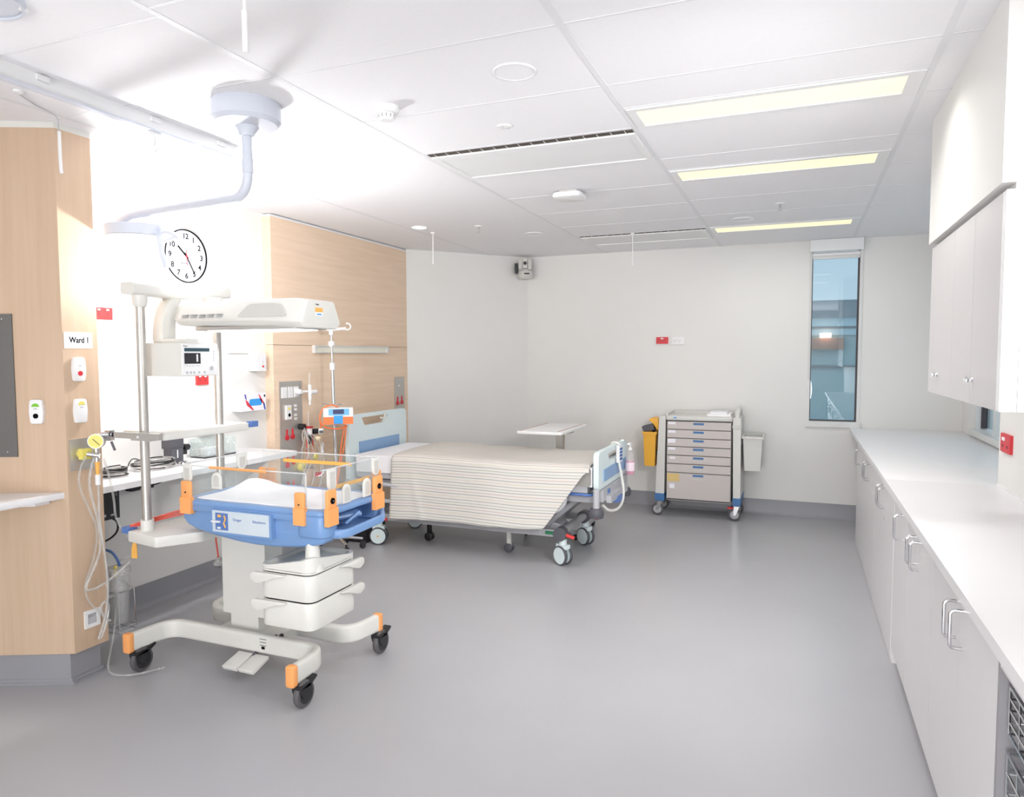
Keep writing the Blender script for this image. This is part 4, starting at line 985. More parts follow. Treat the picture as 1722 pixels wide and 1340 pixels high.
    MB().prism(rpoly([(-3.045, 0.69), (-3.03, 0.69), (-3.028, 0.665), (-3.025, 0.60), (-3.065, 0.60), (-3.06, 0.655)], 0.006), 'y', 2.50, 2.504).build('warning_tag', 'amber', T)
    MB().prism(rpoly([(-3.26, 2.63), (-2.93, 2.605), (-2.915, 3.18), (-3.26, 3.20)], 0.02), 'z', 1.180, 1.222, 0.006).build('upper_shelf', 'cream', T)
    r = MB().box(-3.10, -2.80, 2.455, 2.475, 1.205, 1.234, 0.002); r.box(-2.98, -2.85, 2.45, 2.52, 1.198, 1.232, 0.002)
    rr_ = r.build('accessory_rail', 'steel', T)
    MB().cyl((-2.93, 2.45, 1.216), (-2.93, 2.446, 1.216), 0.006, n=10).build('rail_bolt', 'plate', rr_)
    MB().box(-2.94, -2.905, 3.18, 3.235, 1.195, 1.228, 0.003).build('shelf_clip', 'blued', T)
    bar = fillet([(-3.0, 2.475, 1.93), (-3.0, 2.60, 1.93), (-3.02, 2.77, 1.925), (-3.0, 2.96, 1.942), (-3.0, 3.105, 1.955)], 0.05, 5)
    MB().sweep(rpoly(rect(-0.042, 0.042, -0.029, 0.029), 0.014, 4), bar).build('top_bar', 'cream', T)
    MB().lathe([(0.040, 0.0), (0.052, 0.05), (0.050, 0.06), (0, 0.06)], (-2.97, 2.985, 1.86), 24).build('canopy_pivot', 'cream', T)
    # --- curved arm and monitor
    arm = [(2.735, 1.915), (2.80, 1.915), (2.762, 1.84), (2.745, 1.76), (2.745, 1.66), (2.655, 1.66), (2.66, 1.76), (2.685, 1.85)]
    MB().prism(rpoly(arm, 0.03, 5), 'x', -3.055, -2.985, 0.008).build('monitor_arm', 'cream', T)
    MB().box(-2.99, -2.83, 2.66, 2.74, 1.665, 1.69, 0.004).build('monitor_mount', 'cream', T)
    mo = MB().box(-3.045, -2.805, 2.598, 2.836, 1.503, 1.668, 0.006).build('monitor', 'cream', T)
    mf = MB().box(-2.806, -2.797, 2.606, 2.83, 1.508, 1.663, 0.003).build('monitor_face', 'plate', mo)
    def onface(y0, y1, z0, z1, name, mat, th=0.002): return MB().box(-2.7975, -2.7975+th, y0, y1, z0, z1).build(name, mat, mo)
    onface(2.617, 2.775, 1.626, 1.643, 'upper_display', 'screenb'); onface(2.616, 2.716, 1.565, 1.618, 'screen', 'screen')
    MB().box(-2.7958, -2.795, 2.690, 2.700, 1.575, 1.612).build('screen_bar', 'plate', mo)
    mb = MB()
    for dy in (0.625, 0.648, 0.668, 0.70, 0.735): mb.box(-2.7975, -2.7955, 2+dy, 2+dy+0.011, 1.516, 1.527)
    for dy in (0.628, 0.645, 0.665, 0.69, 0.705): mb.box(-2.7975, -2.7963, 2+dy, 2+dy+0.007, 1.553, 1.556)
    mb.build('key', 'lgrey', mo)
    MB().cyl((-2.798, 2.784, 1.541), (-2.792, 2.784, 1.541), 0.012, n=18).build('dial_knob', 'lgrey', mo)
    text('lettering', 'Dräger', (-2.7968, 2.612, 1.650), (0, 1, 0), (0, 0, 1), 0.009, 'ink', mo, 0.0002)
    mb = MB()
    for i in range(5): mb.box(-2.7975, -2.7965, 2.802, 2.806, 1.58+i*0.011, 1.584+i*0.011)
    mb.build('indicator', 'blueink', mo)
    # --- heater canopy
    def ring(xx, hw, z0, z1, tw): return [(xx, 2.84-hw, z0+0.028), (xx, 2.84-hw*tw, z1), (xx, 2.84+hw*tw, z1), (xx, 2.84+hw, z0+0.028), (xx, 2.84+hw*0.8, z0), (xx, 2.84-hw*0.8, z0)]
    secs = [ring(-2.96, 0.13, 1.762, 1.858, 0.85), ring(-2.90, 0.165, 1.755, 1.868, 0.75), ring(-2.35, 0.168, 1.745, 1.876, 0.72), ring(-2.20, 0.165, 1.735, 1.876, 0.70), ring(-2.145, 0.155, 1.733, 1.868, 0.66)]
    mb = MB(); R_ = [[mb.bm.verts.new(p) for p in s] for s in secs]
    for A, B in zip(R_, R_[1:]):
        for i in range(6): mb.bm.faces.new((A[i], A[(i+1) % 6], B[(i+1) % 6], B[i]))
    mb.bm.faces.new(R_[0][::-1]); f = mb.bm.faces.new(R_[-1])
    bmesh.ops.recalc_face_normals(mb.bm, faces=mb.bm.faces[:])
    mb._bev(mb.bm.faces[:], 0.010, 3)
    cn = mb.build('heater_canopy', 'cream', T)
    MB().prism(rpoly(rect(-2.80, -2.22, 2.74, 2.94), 0.06, 5), 'z', 1.726, 1.745, 0.004).build('heater_window', 'ledw', T)
    mb = MB(); mb.prism(rpoly(rect(-2.86, -2.18, 2.715, 2.965), 0.07, 5), 'z', 1.732, 1.750, 0.003); mb.build('heater_bezel', 'steel', T)
    mb = MB().prism(rpoly([(-2.52, 1.79), (-2.44, 1.85), (-2.27, 1.85), (-2.22, 1.79)], 0.02), 'y', 2.674, 2.70); mb.build('canopy_recess', 'creamd', cn)
    mb = MB()
    for i in range(5):
        for j in range(3): mb.box(-2.87+i*0.055, -2.83+i*0.055, 2.6735, 2.69, 1.792+j*0.007, 1.794+j*0.007)
    mb.build('canopy_print', 'grey', cn)
    k = MB().box(-2.144, -2.1425, 2.79, 2.845, 1.812, 1.832).build('caution_label', 'amber', cn)
    MB().box(-2.144, -2.1425, 2.79, 2.845, 1.793, 1.8115).build('info_label', 'paper', cn)
    MB().box(-2.1428, -2.142, 2.80, 2.835, 1.798, 1.804).build('info_print', 'sky', cn)
    text('lettering', 'Dräger', (-2.143, 2.79, 1.845), (0, 1, 0), (0, 0, 1), 0.010, 'ink', cn, 0.0002)
warmer()

# ================================================================== HEAD WALL OF THE BED
XP = -3.77
t = thing('bed_head_lamp', 'long unlit lamp recessed in the timber wall panel above the bed', 'wall lamp', (XP, 5.42, 1.625))
mb = MB(); y0, y1, z0, z1 = 4.856, 5.998, 1.628, 1.692
mb.box(XP, XP+0.03, y0, y1, z1-0.010, z1); mb.box(XP, XP+0.03, y0, y1, z0, z0+0.008); mb.box(XP, XP+0.03, y0, y0+0.02, z0+0.008, z1-0.01); mb.box(XP, XP+0.03, y1-0.03, y1, z0+0.008, z1-0.01)
mb.build('frame', 'alu', t)
MB().box(XP, XP+0.018, y0+0.02, y1-0.03, z0+0.008, z1-0.01, 0.003).build('diffuser', 'bedlamp', t)
def mpanel(y0, y1, z0, z1, label):
    t = thing('medical_service_panel', label, 'service panel', (XP, (y0+y1)/2, z0))
    MB().box(XP, XP+0.010, y0, y1, z0, z1, 0.002).build('plate', 'steel', t); return t
def gaskey(t, yc, zc, name='gas_outlet'):
    o = MB().cyl((XP+0.010, yc, zc), (XP+0.018, yc, zc), 0.021, n=20).build(name, 'red', t)
    MB().box(XP+0.010, XP+0.016, yc-0.007, yc+0.007, zc+0.022, zc+0.065, 0.001).build('gas_legend', 'red', o)
t1 = mpanel(4.432, 4.698, 0.30, 1.402, 'tall stainless service panel with sockets and gas outlets left of the bed')
for a, b in ((4.452, 4.508), (4.528, 4.578)):
    p = MB().box(XP+0.010, XP+0.018, a, b, 1.272, 1.358, 0.003).build('socket_plate', 'plate', t1)
mb = MB()
for z in (1.29, 1.315, 1.34): mb.box(XP+0.0175, XP+0.019, 4.548, 4.558, z, z+0.006)
mb.build('socket_slot', 'lgrey', t1)
p = MB().box(XP+0.010, XP+0.018, 4.600, 4.650, 1.275, 1.358, 0.003).build('socket_plate', 'plate', t1)
p = MB().box(XP+0.010, XP+0.026, 4.490, 4.548, 1.10, 1.212, 0.008).build('call_handset', 'plate', t1)
MB().cyl((XP+0.026, 4.522, 1.135), (XP+0.028, 4.522, 1.135), 0.014, n=16).build('button', 'ink', p)
MB().box(XP+0.026, XP+0.0275, 4.505, 4.535, 1.178, 1.195, 0.001).build('yellow_mark', 'lemon', p)
for z in (1.195, 1.165, 1.12, 1.09): MB().box(XP+0.010, XP+0.016, 4.60, 4.626, z, z+0.018, 0.002).build('data_port', 'plate', t1)
for yy, zz in ((4.505, 0.955), (4.572, 0.958), (4.505, 0.735), (4.575, 0.75), (4.505, 0.54), (4.572, 0.545)): gaskey(t1, yy, zz)
MB().box(XP+0.010, XP+0.016, 4.498, 4.53, 0.48, 0.50, 0.001).build('number_plate', 'plate', t1)
MB().box(XP+0.010, XP+0.016, 4.563, 4.595, 0.49, 0.51, 0.001).build('number_plate', 'plate', t1)
t2 = mpanel(6.135, 6.318, 0.75, 1.388, 'narrow stainless service panel with two red gas outlets behind the bed head')
gaskey(t2, 6.18, 1.125); gaskey(t2, 6.262, 1.13)
MB().cyl((XP+0.010, 6.21, 1.30), (XP+0.014, 6.21, 1.30), 0.012, n=14).build('marker', 'plate', t2)
# oxygen flowmeter, suction set
t = thing('oxygen_flowmeter', 'white plastic oxygen flowmeter plugged into the steel service panel', 'flowmeter', (XP+0.05, 4.66, 1.24))
MB().lathe([(0.026, 0.012), (0.030, 0.03), (0.022, 0.05), (0.016, 0.07), (0, 0.07)], (XP, 4.625, 1.315), 18, 'x').build('probe', 'plate', t)
MB().tube([(XP+0.06, 4.63, 1.315), (XP+0.075, 4.70, 1.315)], 0.010, 10).build('link', 'plate', t)
mb = MB().cyl((XP+0.08, 4.71, 1.25), (XP+0.08, 4.71, 1.37), 0.014, n=16); mb.cyl((XP+0.08, 4.71, 1.205), (XP+0.08, 4.71, 1.25), 0.009, n=14); mb.build('body', 'plate', t)
MB().cyl((XP+0.08, 4.71, 1.37), (XP+0.08, 4.71, 1.47), 0.010, 0.007, n=14).build('flow_tube', 'jar', t)
MB().cyl((XP+0.08, 4.715, 1.31), (XP+0.085, 4.78, 1.31), 0.019, n=18, b=0.003).build('knob', 'plate', t)
t = thing('suction_regulator', 'red and black suction regulator with trailing tubes beside the bed service panel', 'suction regulator', (XP+0.05, 4.70, 0.90))
MB().cyl((XP+0.012, 4.66, 1.03), (XP+0.06, 4.66, 1.03), 0.024, n=20, b=0.004).build('black_cap', 'black', t)
MB().cyl((XP+0.06, 4.72, 0.96), (XP+0.06, 4.72, 1.02), 0.024, n=18, b=0.003).build('body', 'plate', t)
MB().box(XP+0.03, XP+0.09, 4.685, 4.73, 1.015, 1.03, 0.003).build('red_collar', 'red', t)
MB().cyl((XP+0.07, 4.74, 0.985), (XP+0.09, 4.82, 0.98), 0.022, n=18, b=0.003).build('black_knob', 'black', t)
MB().cyl((XP+0.06, 4.725, 0.96), (XP+0.06, 4.725, 0.885), 0.013, n=12).build('black_stem', 'black', t)
MB().cyl((XP+0.06, 4.71, 1.03), (XP+0.06, 4.71, 1.15), 0.010, 0.006, n=12).build('flow_tube', 'jar', t)
mb = MB().tube([(XP+0.05, 4.77, 0.96), (XP+0.05, 4.775, 0.85), (XP+0.05, 4.77, 0.80)], 0.006, 6, sm=2); mb.tube([(XP+0.05, 4.70, 0.92), (XP+0.05, 4.69, 0.82), (XP+0.05, 4.72, 0.75)], 0.006, 6, sm=2); mb.build('red_tube', 'redcord', t)
mb = MB()
for k, (ya, yb, yc) in enumerate(((4.60, 4.70, 4.80), (4.64, 4.58, 4.66), (4.66, 4.76, 4.62), (4.70, 4.82, 4.86), (4.63, 4.66, 4.58), (4.75, 4.86, 4.84))):
    mb.tube([(XP+0.06, 4.66, 1.02-0.01*k), (XP+0.07+0.01*k, ya, 0.95), (XP+0.07+0.008*k, yb, 0.80), (XP+0.06, yc, 0.64-0.03*k), (XP+0.06, yb, 0.48)], 0.0055, 6, sm=3)
mb.build('tubing', 'hose', t)
MB().cyl((XP+0.10, 4.83, 0.80), (XP+0.10, 4.832, 0.88), 0.014, n=14).build('white_sleeve', 'plate', t)
t = thing('oxygen_outlet_fitting', 'yellow round gas fitting low on the bed service panel', 'gas fitting', (XP+0.02, 4.64, 0.66))
MB().lathe([(0.035, 0.011), (0.038, 0.025), (0.034, 0.05), (0.02, 0.055), (0, 0.055)], (XP, 4.655, 0.70), 20, 'x').build('body', 'lemon', t)
MB().cyl((XP+0.055, 4.655, 0.70), (XP+0.075, 4.74, 0.69), 0.013, n=12).build('coupling', 'chrome', t)
MB().cyl((XP+0.07, 4.77, 0.775), (XP+0.09, 4.775, 0.775), 0.03, n=20, b=0.003).build('dial', 'lemon', t)
MB().box(XP+0.04, XP+0.08, 4.80, 4.87, 0.60, 0.63, 0.004).build('red_clip', 'red', t)
# ================================================================== IV STAND AND PUMP
t = thing('drip_stand', 'chrome drip stand with white hooks beside the bed head', 'drip stand', (-3.50, 4.80, 0))
bx, by = -3.50, 4.80
tp = Vector((-3.537, 4.80, 1.80))
def at(z): return Vector((bx, by, 0)).lerp(tp, (z)/1.80)
mb = MB()
for k in range(5):
    a = k*2*PI/5+PI/5
    mb.tube([(bx, by, 0.105), (bx+0.10*math.cos(a), by+0.10*math.sin(a), 0.10), (bx+0.195*math.cos(a), by+0.195*math.sin(a), 0.085)], 0.012, 8)
mb.build('foot', 'chrome', t)
for k in range(5):
    a = k*2*PI/5+PI/5; cx, cy = bx+0.195*math.cos(a), by+0.195*math.sin(a)
    mb = MB().cyl((cx, cy, 0.085), (cx, cy, 0.05), 0.009, n=10)
    mb.lathe([(0.03, -0.012), (0.033, 0), (0.03, 0.012), (0, 0.012)], (cx, cy, 0.033), 16, 'x'); mb.build('castor', 'brubber', t)
MB().cyl((bx, by, 0.09), at(1.52), 0.0135, n=16).build('lower_pole', 'chrome', t)
MB().cyl(at(1.52), at(1.80), 0.0095, n=16).build('upper_pole', 'chrome', t)
MB().cyl(at(1.49), at(1.545), 0.022, n=18, b=0.004).build('collar', 'plate', t)
MB().lathe([(0.014, -0.025), (0.026, -0.012), (0.026, 0.012), (0.014, 0.025), (0, 0.025)], tuple(at(1.70)), 18).build('collar', 'plate', t)
mb = MB().cyl(at(1.775), at(1.815), 0.018, n=16, b=0.003)
for s in (-1, 1):
    p = at(1.815)
    d = Vector((0.11, 0.06, 0))*s
    mb.tube([p, p+d*0.6+Vector((0, 0, 0.008)), p+d*0.95+Vector((0, 0, 0.012))], 0.011, 8)
    q = p+d*1.05+Vector((0, 0, 0.022))
    u = d.normalized()
    mb.tube([q+u*0.026*math.cos(a)+Vector((0, 0, 0.026*math.sin(a)+0.004)) for a in [(-2.2+i*0.42) for i in range(11)]], 0.006, 8)
mb.build('hook_arms', 'plate', t)
MB().lathe([(0.014, -0.03), (0.03, -0.02), (0.045, 0.0), (0.02, 0.012), (0, 0.012)], tuple(at(1.19)), 18).build('basket_ring', 'plate', t)
k = MB()
for s in (-1, 1):
    k.tube([at(1.20)+Vector((0.03*s, 0, 0)), at(1.215)+Vector((0.075*s, 0.02*s, 0)), at(1.205)+Vector((0.09*s, 0.03*s, 0))], 0.004, 6, sm=1)
k.build('ring_wire', 'chrome', t)
t = thing('infusion_pump', 'white and orange infusion pump clamped on the drip stand', 'infusion pump', (-3.40, 4.74, 1.06))
rz = 0.62
m = Matrix.Translation((-3.43, 4.73, 1.06)) @ Matrix.Rotation(rz, 4, 'Z')
b = MB().box(-0.115, 0.115, -0.07, 0.07, 0.052, 0.128, 0.012, mat=m).build('upper_case', 'plate', t)
MB().box(-0.115, 0.115, -0.073, 0.07, 0.0, 0.058, 0.006, mat=m).build('orange_door', 'orangeb', t)
MB().box(-0.035, 0.035, -0.078, -0.06, 0.004, 0.068, 0.003, mat=m).build('blue_latch', 'sky', t)
MB().box(-0.075, 0.085, -0.0725, -0.06, 0.072, 0.122, 0.004, mat=m).build('blue_fascia', M('light_blue_fascia', (120, 190, 235), 0.4, var=0.1, scale=40), b)
MB().box(-0.04, 0.045, -0.0745, -0.07, 0.082, 0.118, 0.001, mat=m).build('display', M('navy_display', (70, 76, 112), 0.2), b)
MB().tube([m @ Vector(p) for p in ((0.0, 0.03, 0.13), (-0.06, 0.0, 0.155), (-0.13, -0.02, 0.12), (-0.15, -0.02, 0.03), (-0.11, -0.03, -0.03), (0.0, -0.03, -0.045), (0.07, -0.02, -0.02))], 0.006, 8, sm=3).build('mains_cable', 'orangeb', t)
mb = MB()
mb.tube([m @ Vector(p) for p in ((0.06, -0.02, -0.01), (0.05, -0.02, -0.15), (0.01, 0.0, -0.32), (-0.02, 0.0, -0.50))], 0.005, 6, sm=2)
mb.tube([m @ Vector(p) for p in ((0.05, -0.02, -0.01), (0.02, -0.02, -0.16), (0.0, 0.0, -0.34), (-0.03, 0.0, -0.52))], 0.005, 6, sm=2)
mb.build('giving_cable', 'orangeb', t)
MB().box(-0.155, -0.12, -0.03, 0.0, -0.075, -0.035, 0.003, mat=m).build('plug_block', 'plate', t)
MB().tube([m @ Vector(p) for p in ((-0.14, -0.01, -0.035), (-0.14, -0.01, 0.03))], 0.005, 6).build('plug_lead', 'orangeb', t)
MB().box(-0.150, -0.12, -0.032, -0.028, -0.072, -0.05, mat=m).build('plug_dark_plate', 'dgrey', t)  # dark grey plate on the lower front of the plug block
MB().lathe([(0.018, 0), (0.024, -0.012), (0.018, -0.03), (0.008, -0.034), (0, -0.034)], tuple(m @ Vector((-0.16, -0.01, -0.10))), 14).build('pale_cap', M('straw_plastic', (232, 214, 180), 0.5), t)
MB().cyl(m @ Vector((0, 0.07, 0.06)), tuple(at(1.11)), 0.018, n=12).build('pole_clamp', 'grey', t)

# ================================================================== HOSPITAL BED
def bed():
    T = thing('hospital_bed', 'adjustable hospital bed with pale blue head and foot boards', 'bed', (-2.45, 5.45, 0))
    yc = 5.45
    def board(x0, x1, y0, y1, z0, z1, hy0, hy1, hz0, hz1, name):
        o = rpoly(rect(y0, y1, z0, z1), 0.055, 6)
        h = rpoly([(hy0+0.045, hz0), (hy1-0.045, hz0), (hy1, hz1), (hy0, hz1)], 0.02, 4)
        mb = MB(); bm = mb.bm
        A = [bm.verts.new((x0, u, v)) for u, v in o]; B = [bm.verts.new((x1, u, v)) for u, v in o]
        HA = [bm.verts.new((x0, u, v)) for u, v in h]; HB = [bm.verts.new((x1, u, v)) for u, v in h]
        n = len(A); k = len(HA)
        for i in range(n): bm.faces.new((A[i], A[(i+1) % n], B[(i+1) % n], B[i]))
        for i in range(k): bm.faces.new((HA[i], HB[i], HB[(i+1) % k], HA[(i+1) % k]))
        for o_, h_ in ((A, HA), (B, HB)):
            es = []
            for L in (o_, h_):
                for i in range(len(L)):
                    e = bm.edges.get((L[i], L[(i+1) % len(L)])); es.append(e)
            bmesh.ops.triangle_fill(bm, edges=es, use_beauty=True)
        # soften outer edges
        ed = [bm.edges.get((L[i], L[(i+1) % n])) for L in (A, B) for i in range(n)]
        bmesh.ops.bevel(bm, geom=[e for e in ed if e], offset=0.008, segments=2, affect='EDGES', clamp_overlap=True)
        return mb.build(name, 'mint', T)
    hb = board(-3.555, -3.515, 4.99, 5.935, 0.44, 1.10, 5.18, 5.61, 0.995, 1.068, 'headboard')
    MB().box(-3.517, -3.508, 5.135, 5.79, 0.735, 0.862, 0.002).build('headboard_stripe', 'bluestripe', hb)
    MB().tube([(-3.50, 5.515, 1.085), (-3.495, 5.53, 1.06), (-3.495, 5.50, 1.035), (-3.50, 5.46, 1.045)], 0.008, 8, sm=2).build('headboard_hook', 'cream', hb)
    fb = board(-1.385, -1.345, 4.99, 5.90, 0.605, 0.888, 5.27, 5.74, 0.775, 0.852, 'footboard')
    MB().box(-1.347, -1.338, 5.13, 5.86, 0.655, 0.745, 0.002).build('footboard_stripe', 'bluestripe', fb)
    # frame and platform
    MB().box(-3.47, -1.44, 5.03, 5.87, 0.578, 0.625, 0.008).build('mattress_platform', 'lgrey', T)
    mb = MB()
    for yy in (5.10, 5.80): mb.box(-3.50, -1.40, yy-0.03, yy+0.03, 0.50, 0.565, 0.006)
    for xx in (-3.40, -2.8, -2.2, -1.6): mb.box(xx-0.03, xx+0.03, 5.13, 5.77, 0.515, 0.56, 0.004)
    mb.build('bed_frame', 'grey', T)
    for xx in (-3.1, -1.85):
        mb = MB()
        for yy in (5.2, 5.7): mb.tube([(xx, yy, 0.25), (xx+0.30, yy, 0.52)], 0.028, 10)
        mb.tube([(xx, 5.2, 0.26), (xx, 5.7, 0.26)], 0.022, 10); mb.tube([(xx+0.28, 5.2, 0.51), (xx+0.28, 5.7, 0.51)], 0.022, 10)
        mb.build('lifting_arm', 'grey', T)
    MB().box(-2.75, -2.2, 5.3, 5.6, 0.34, 0.48, 0.01).build('motor_box', 'dgrey', T)
    # foot frame with controls
    ff = MB().box(-1.40, -1.33, 5.07, 5.86, 0.51, 0.60, 0.006); ff = ff.build('foot_frame', 'lgrey', T)
    MB().box(-1.33, -1.29, 5.16, 5.70, 0.49, 0.545, 0.006).build('control_rail', 'lgrey', ff)
    MB().box(-1.32, -1.275, 5.33, 5.47, 0.462, 0.505, 0.006).build('blue_pedal', 'blued', ff)
    MB().box(-1.33, -1.322, 5.20, 5.25, 0.555, 0.585, 0.002).build('blue_tag', 'blued', ff)
    for yy in (5.005, 5.915):
        p = MB().cyl((-1.365, yy, 0.45), (-1.365, yy, 0.615), 0.024, n=20).build('corner_post', 'lgrey', T)
        MB().lathe([(0.05, 0.0), (0.056, 0.02), (0.056, 0.045), (0.045, 0.068), (0.028, 0.072), (0, 0.072)], (-1.365, yy, 0.405), 24).build('bumper', 'dgrey', p)
    for yy in (4.99, 5.93):
        p = MB().cyl((-3.54, yy, 0.45), (-3.54, yy, 0.56), 0.025, n=18).build('corner_post', 'lgrey', T)
        MB().lathe([(0.045, 0.0), (0.05, 0.03), (0.028, 0.06), (0, 0.06)], (-3.54, yy, 0.40), 20).build('bumper', 'dgrey', p)
    MB().tube([(-1.62, 5.03, 0.565), (-1.42, 5.02, 0.565), (-1.40, 5.05, 0.565)], 0.011, 8).build('blue_support_bar', 'blued', T)
    # folded side rails
    mb = MB().tube(fillet([(-3.30, 5.0, 0.62), (-3.28, 4.985, 0.545), (-2.95, 4.985, 0.525), (-2.93, 4.99, 0.40), (-3.30, 4.99, 0.40)], 0.05, 6), 0.016, 10)
    mb.tube([(-3.30, 4.99, 0.58), (-3.30, 4.99, 0.40)], 0.016, 10); mb.build('side_rail', 'lgrey', T)
    mb = MB().tube(fillet([(-1.62, 5.03, 0.61), (-1.60, 5.0, 0.50), (-1.66, 4.995, 0.43), (-1.95, 4.995, 0.42), (-1.97, 5.0, 0.56)], 0.07, 8), 0.017, 10); mb.build('side_rail', 'lgrey', T)
    mb = MB().tube(fillet([(-3.30, 5.92, 0.62), (-3.28, 5.93, 0.52), (-2.1, 5.93, 0.50), (-2.08, 5.92, 0.60)], 0.05, 6), 0.016, 10); mb.build('side_rail', 'lgrey', T)
    # chassis
    ch = MB()
    for yy in (5.09, 5.71): ch.box(-3.36, -1.68, yy-0.025, yy+0.025, 0.215, 0.27, 0.012)
    ch.build('chassis_rail', 'grey', T)
    for xx in (-1.665, -3.31):
        MB().cyl((xx, 5.09, 0.245), (xx, 5.71, 0.245), 0.032, n=20).build('chassis_tube', 'grey', T)
    MB().cyl((-1.82, 5.12, 0.262), (-1.82, 5.69, 0.262), 0.02, n=16).build('cross_tube', 'grey', T)
    MB().prism([(-2.02, 0.26), (-1.70, 0.235), (-1.72, 0.28), (-1.98, 0.33)], 'y', 5.22, 5.40, 0.004).build('cover_plate', 'grey', T)
    for xx, s in ((-1.665, 1), (-3.31, -1)):
        for yy, f in ((5.09, -1), (5.71, 1)):
            h = MB().cyl((xx, yy-0.045*(-f)-0.0, 0.24), (xx, yy+0.03*(-f), 0.24), 0.052, n=24, b=0.006).build('pedal_boss', 'dgrey', T)
            MB().tube([(xx+0.05, yy+0.03*f, 0.238), (xx+0.115, yy+0.03*f, 0.222)], 0.013, 10).build('red_pedal', 'coral', h)
            MB().tube([(xx-0.04, yy+0.03*f, 0.245), (xx-0.115, yy+0.03*f, 0.245)], 0.012, 10).build('green_pedal', 'dgreen' if s > 0 else 'coral', h)
            a = -0.55 if s > 0 else 0.30
            cx, cy = xx+0.015, yy+0.0
            hd = MB().cyl((cx, cy, 0.20), (cx, cy, 0.125), 0.030, n=18)
            hd.box(cx-0.05, cx+0.05, cy-0.028, cy+0.028, 0.125, 0.16, 0.012, mat=Matrix.Translation((cx, cy, 0)) @ Matrix.Rotation(a, 4, 'Z') @ Matrix.Translation((-cx, -cy, 0)))
            hd = hd.build('castor', 'mint', T)
            rm = Matrix.Translation((cx, cy, 0.075)) @ Matrix.Rotation(a, 4, 'Z')
            for sy in (-0.027, 0.027):
                mbt = MB().lathe([(0.055, -0.012), (0.070, -0.012), (0.075, -0.006), (0.075, 0.006), (0.070, 0.012), (0.055, 0.012)], (0, sy, 0), 30, 'y')
                for v in mbt.bm.verts: v.co = rm @ v.co
                w = mbt.build('tyre', 'dgrey', hd)
                mbt = MB().lathe([(0.064, -0.0135), (0.064, 0.0135), (0.02, 0.015), (0, 0.015)], (0, sy, 0), 28, 'y')
                for v in mbt.bm.verts: v.co = rm @ v.co
                mbt.build('wheel_disc', 'mint', hd)
                mbt = MB().cyl((0, sy-0.016, 0), (0, sy+0.016, 0), 0.008, n=12)
                for v in mbt.bm.verts: v.co = rm @ v.co
                if s < 0: mbt.build('hub_dot', 'amber', hd)
                else: mbt.bm.free()
    a = MB().prism(rpoly([(-2.18, 0.20), (-2.10, 0.215), (-1.70, 0.205), (-1.70, 0.165), (-2.10, 0.175)], 0.012), 'y', 5.24, 5.30, 0.004).build('fifth_wheel_arm', 'cream', T)
    mb = MB()
    for sy in (-0.022, 0.022): mb.lathe([(0.03, -0.01), (0.036, -0.006), (0.036, 0.006), (0.03, 0.01), (0, 0.01)], (-2.17, 5.27+sy, 0.037), 20, 'y')
    mb.build('fifth_wheel', 'dgrey', a)
    MB().box(-2.185, -2.15, 5.258, 5.282, 0.03, 0.20, 0.006).build('fork', 'cream', a)
    mb = MB()
    for sy in (-0.022, 0.022): mb.lathe([(0.03, -0.01), (0.036, -0.006), (0.036, 0.006), (0.03, 0.01), (0, 0.01)], (-2.95, 5.35+sy, 0.037), 20, 'y')
    mb.box(-2.97, -2.93, 5.34, 5.36, 0.04, 0.24); mb.build('guide_wheel', 'black', T)
bed()
# mattress, sheet, blanket
mat_ = MB().box(-3.465, -1.40, 5.015, 5.885, 0.627, 0.772, 0.035, 3)
t = mat_.build('mattress', 'sheet', loc=(-2.45, 5.45, 0.627)); tag(t, 'white-sheeted mattress lying on the hospital bed', 'mattress')
def stripe_mat():
    m = bpy.data.materials.new('striped_cotton'); m.use_nodes = True; nt = m.node_tree; b = nt.nodes['Principled BSDF']
    uv = nt.nodes.new('ShaderNodeUVMap'); uv.uv_map = 'cloth'
    sp = nt.nodes.new('ShaderNodeSeparateXYZ'); nt.links.new(uv.outputs[0], sp.inputs[0])
    ad = nt.nodes.new('ShaderNodeMath'); ad.operation = 'MULTIPLY'; ad.inputs[1].default_value = 1/0.135; nt.links.new(sp.outputs[1], ad.inputs[0])
    fr = nt.nodes.new('ShaderNodeMath'); fr.operation = 'FRACT'; nt.links.new(ad.outputs[0], fr.inputs[0])
    r = nt.nodes.new('ShaderNodeValToRGB'); r.color_ramp.interpolation = 'CONSTANT'
    base = lin((226, 223, 216))+(1,)
    st = [((160, 157, 153), 0.0, 0.035), ((214, 207, 190), 0.16, 0.20), ((166, 162, 158), 0.33, 0.365), ((182, 190, 178), 0.50, 0.54), ((162, 158, 156), 0.66, 0.695), ((204, 184, 180), 0.83, 0.87)]
    els = r.color_ramp.elements
    els[0].position = 0.0; els[0].color = lin(st[0][0])+(1,); els[1].position = 0.035; els[1].color = base
    for c, a, bb in st[1:]:
        e = els.new(a); e.color = lin(c)+(1,); e = els.new(bb); e.color = base
    nt.links.new(fr.outputs[0], r.inputs[0]); nt.links.new(r.outputs[0], b.inputs['Base Color'])
    b.inputs['Roughness'].default_value = 0.85; b.inputs['Specular IOR Level'].default_value = 0.1
    n = nt.nodes.new('ShaderNodeTexNoise'); n.inputs['Scale'].default_value = 9; n.inputs['Detail'].default_value = 3
    tc = nt.nodes.new('ShaderNodeTexCoord'); nt.links.new(tc.outputs['Object'], n.inputs['Vector'])
    bp = nt.nodes.new('ShaderNodeBump'); bp.inputs['Strength'].default_value = 0.35; bp.inputs['Distance'].default_value = 0.02
    nt.links.new(n.outputs['Fac'], bp.inputs['Height']); nt.links.new(bp.outputs[0], b.inputs['Normal'])
    return m
mt['stripe'] = stripe_mat()
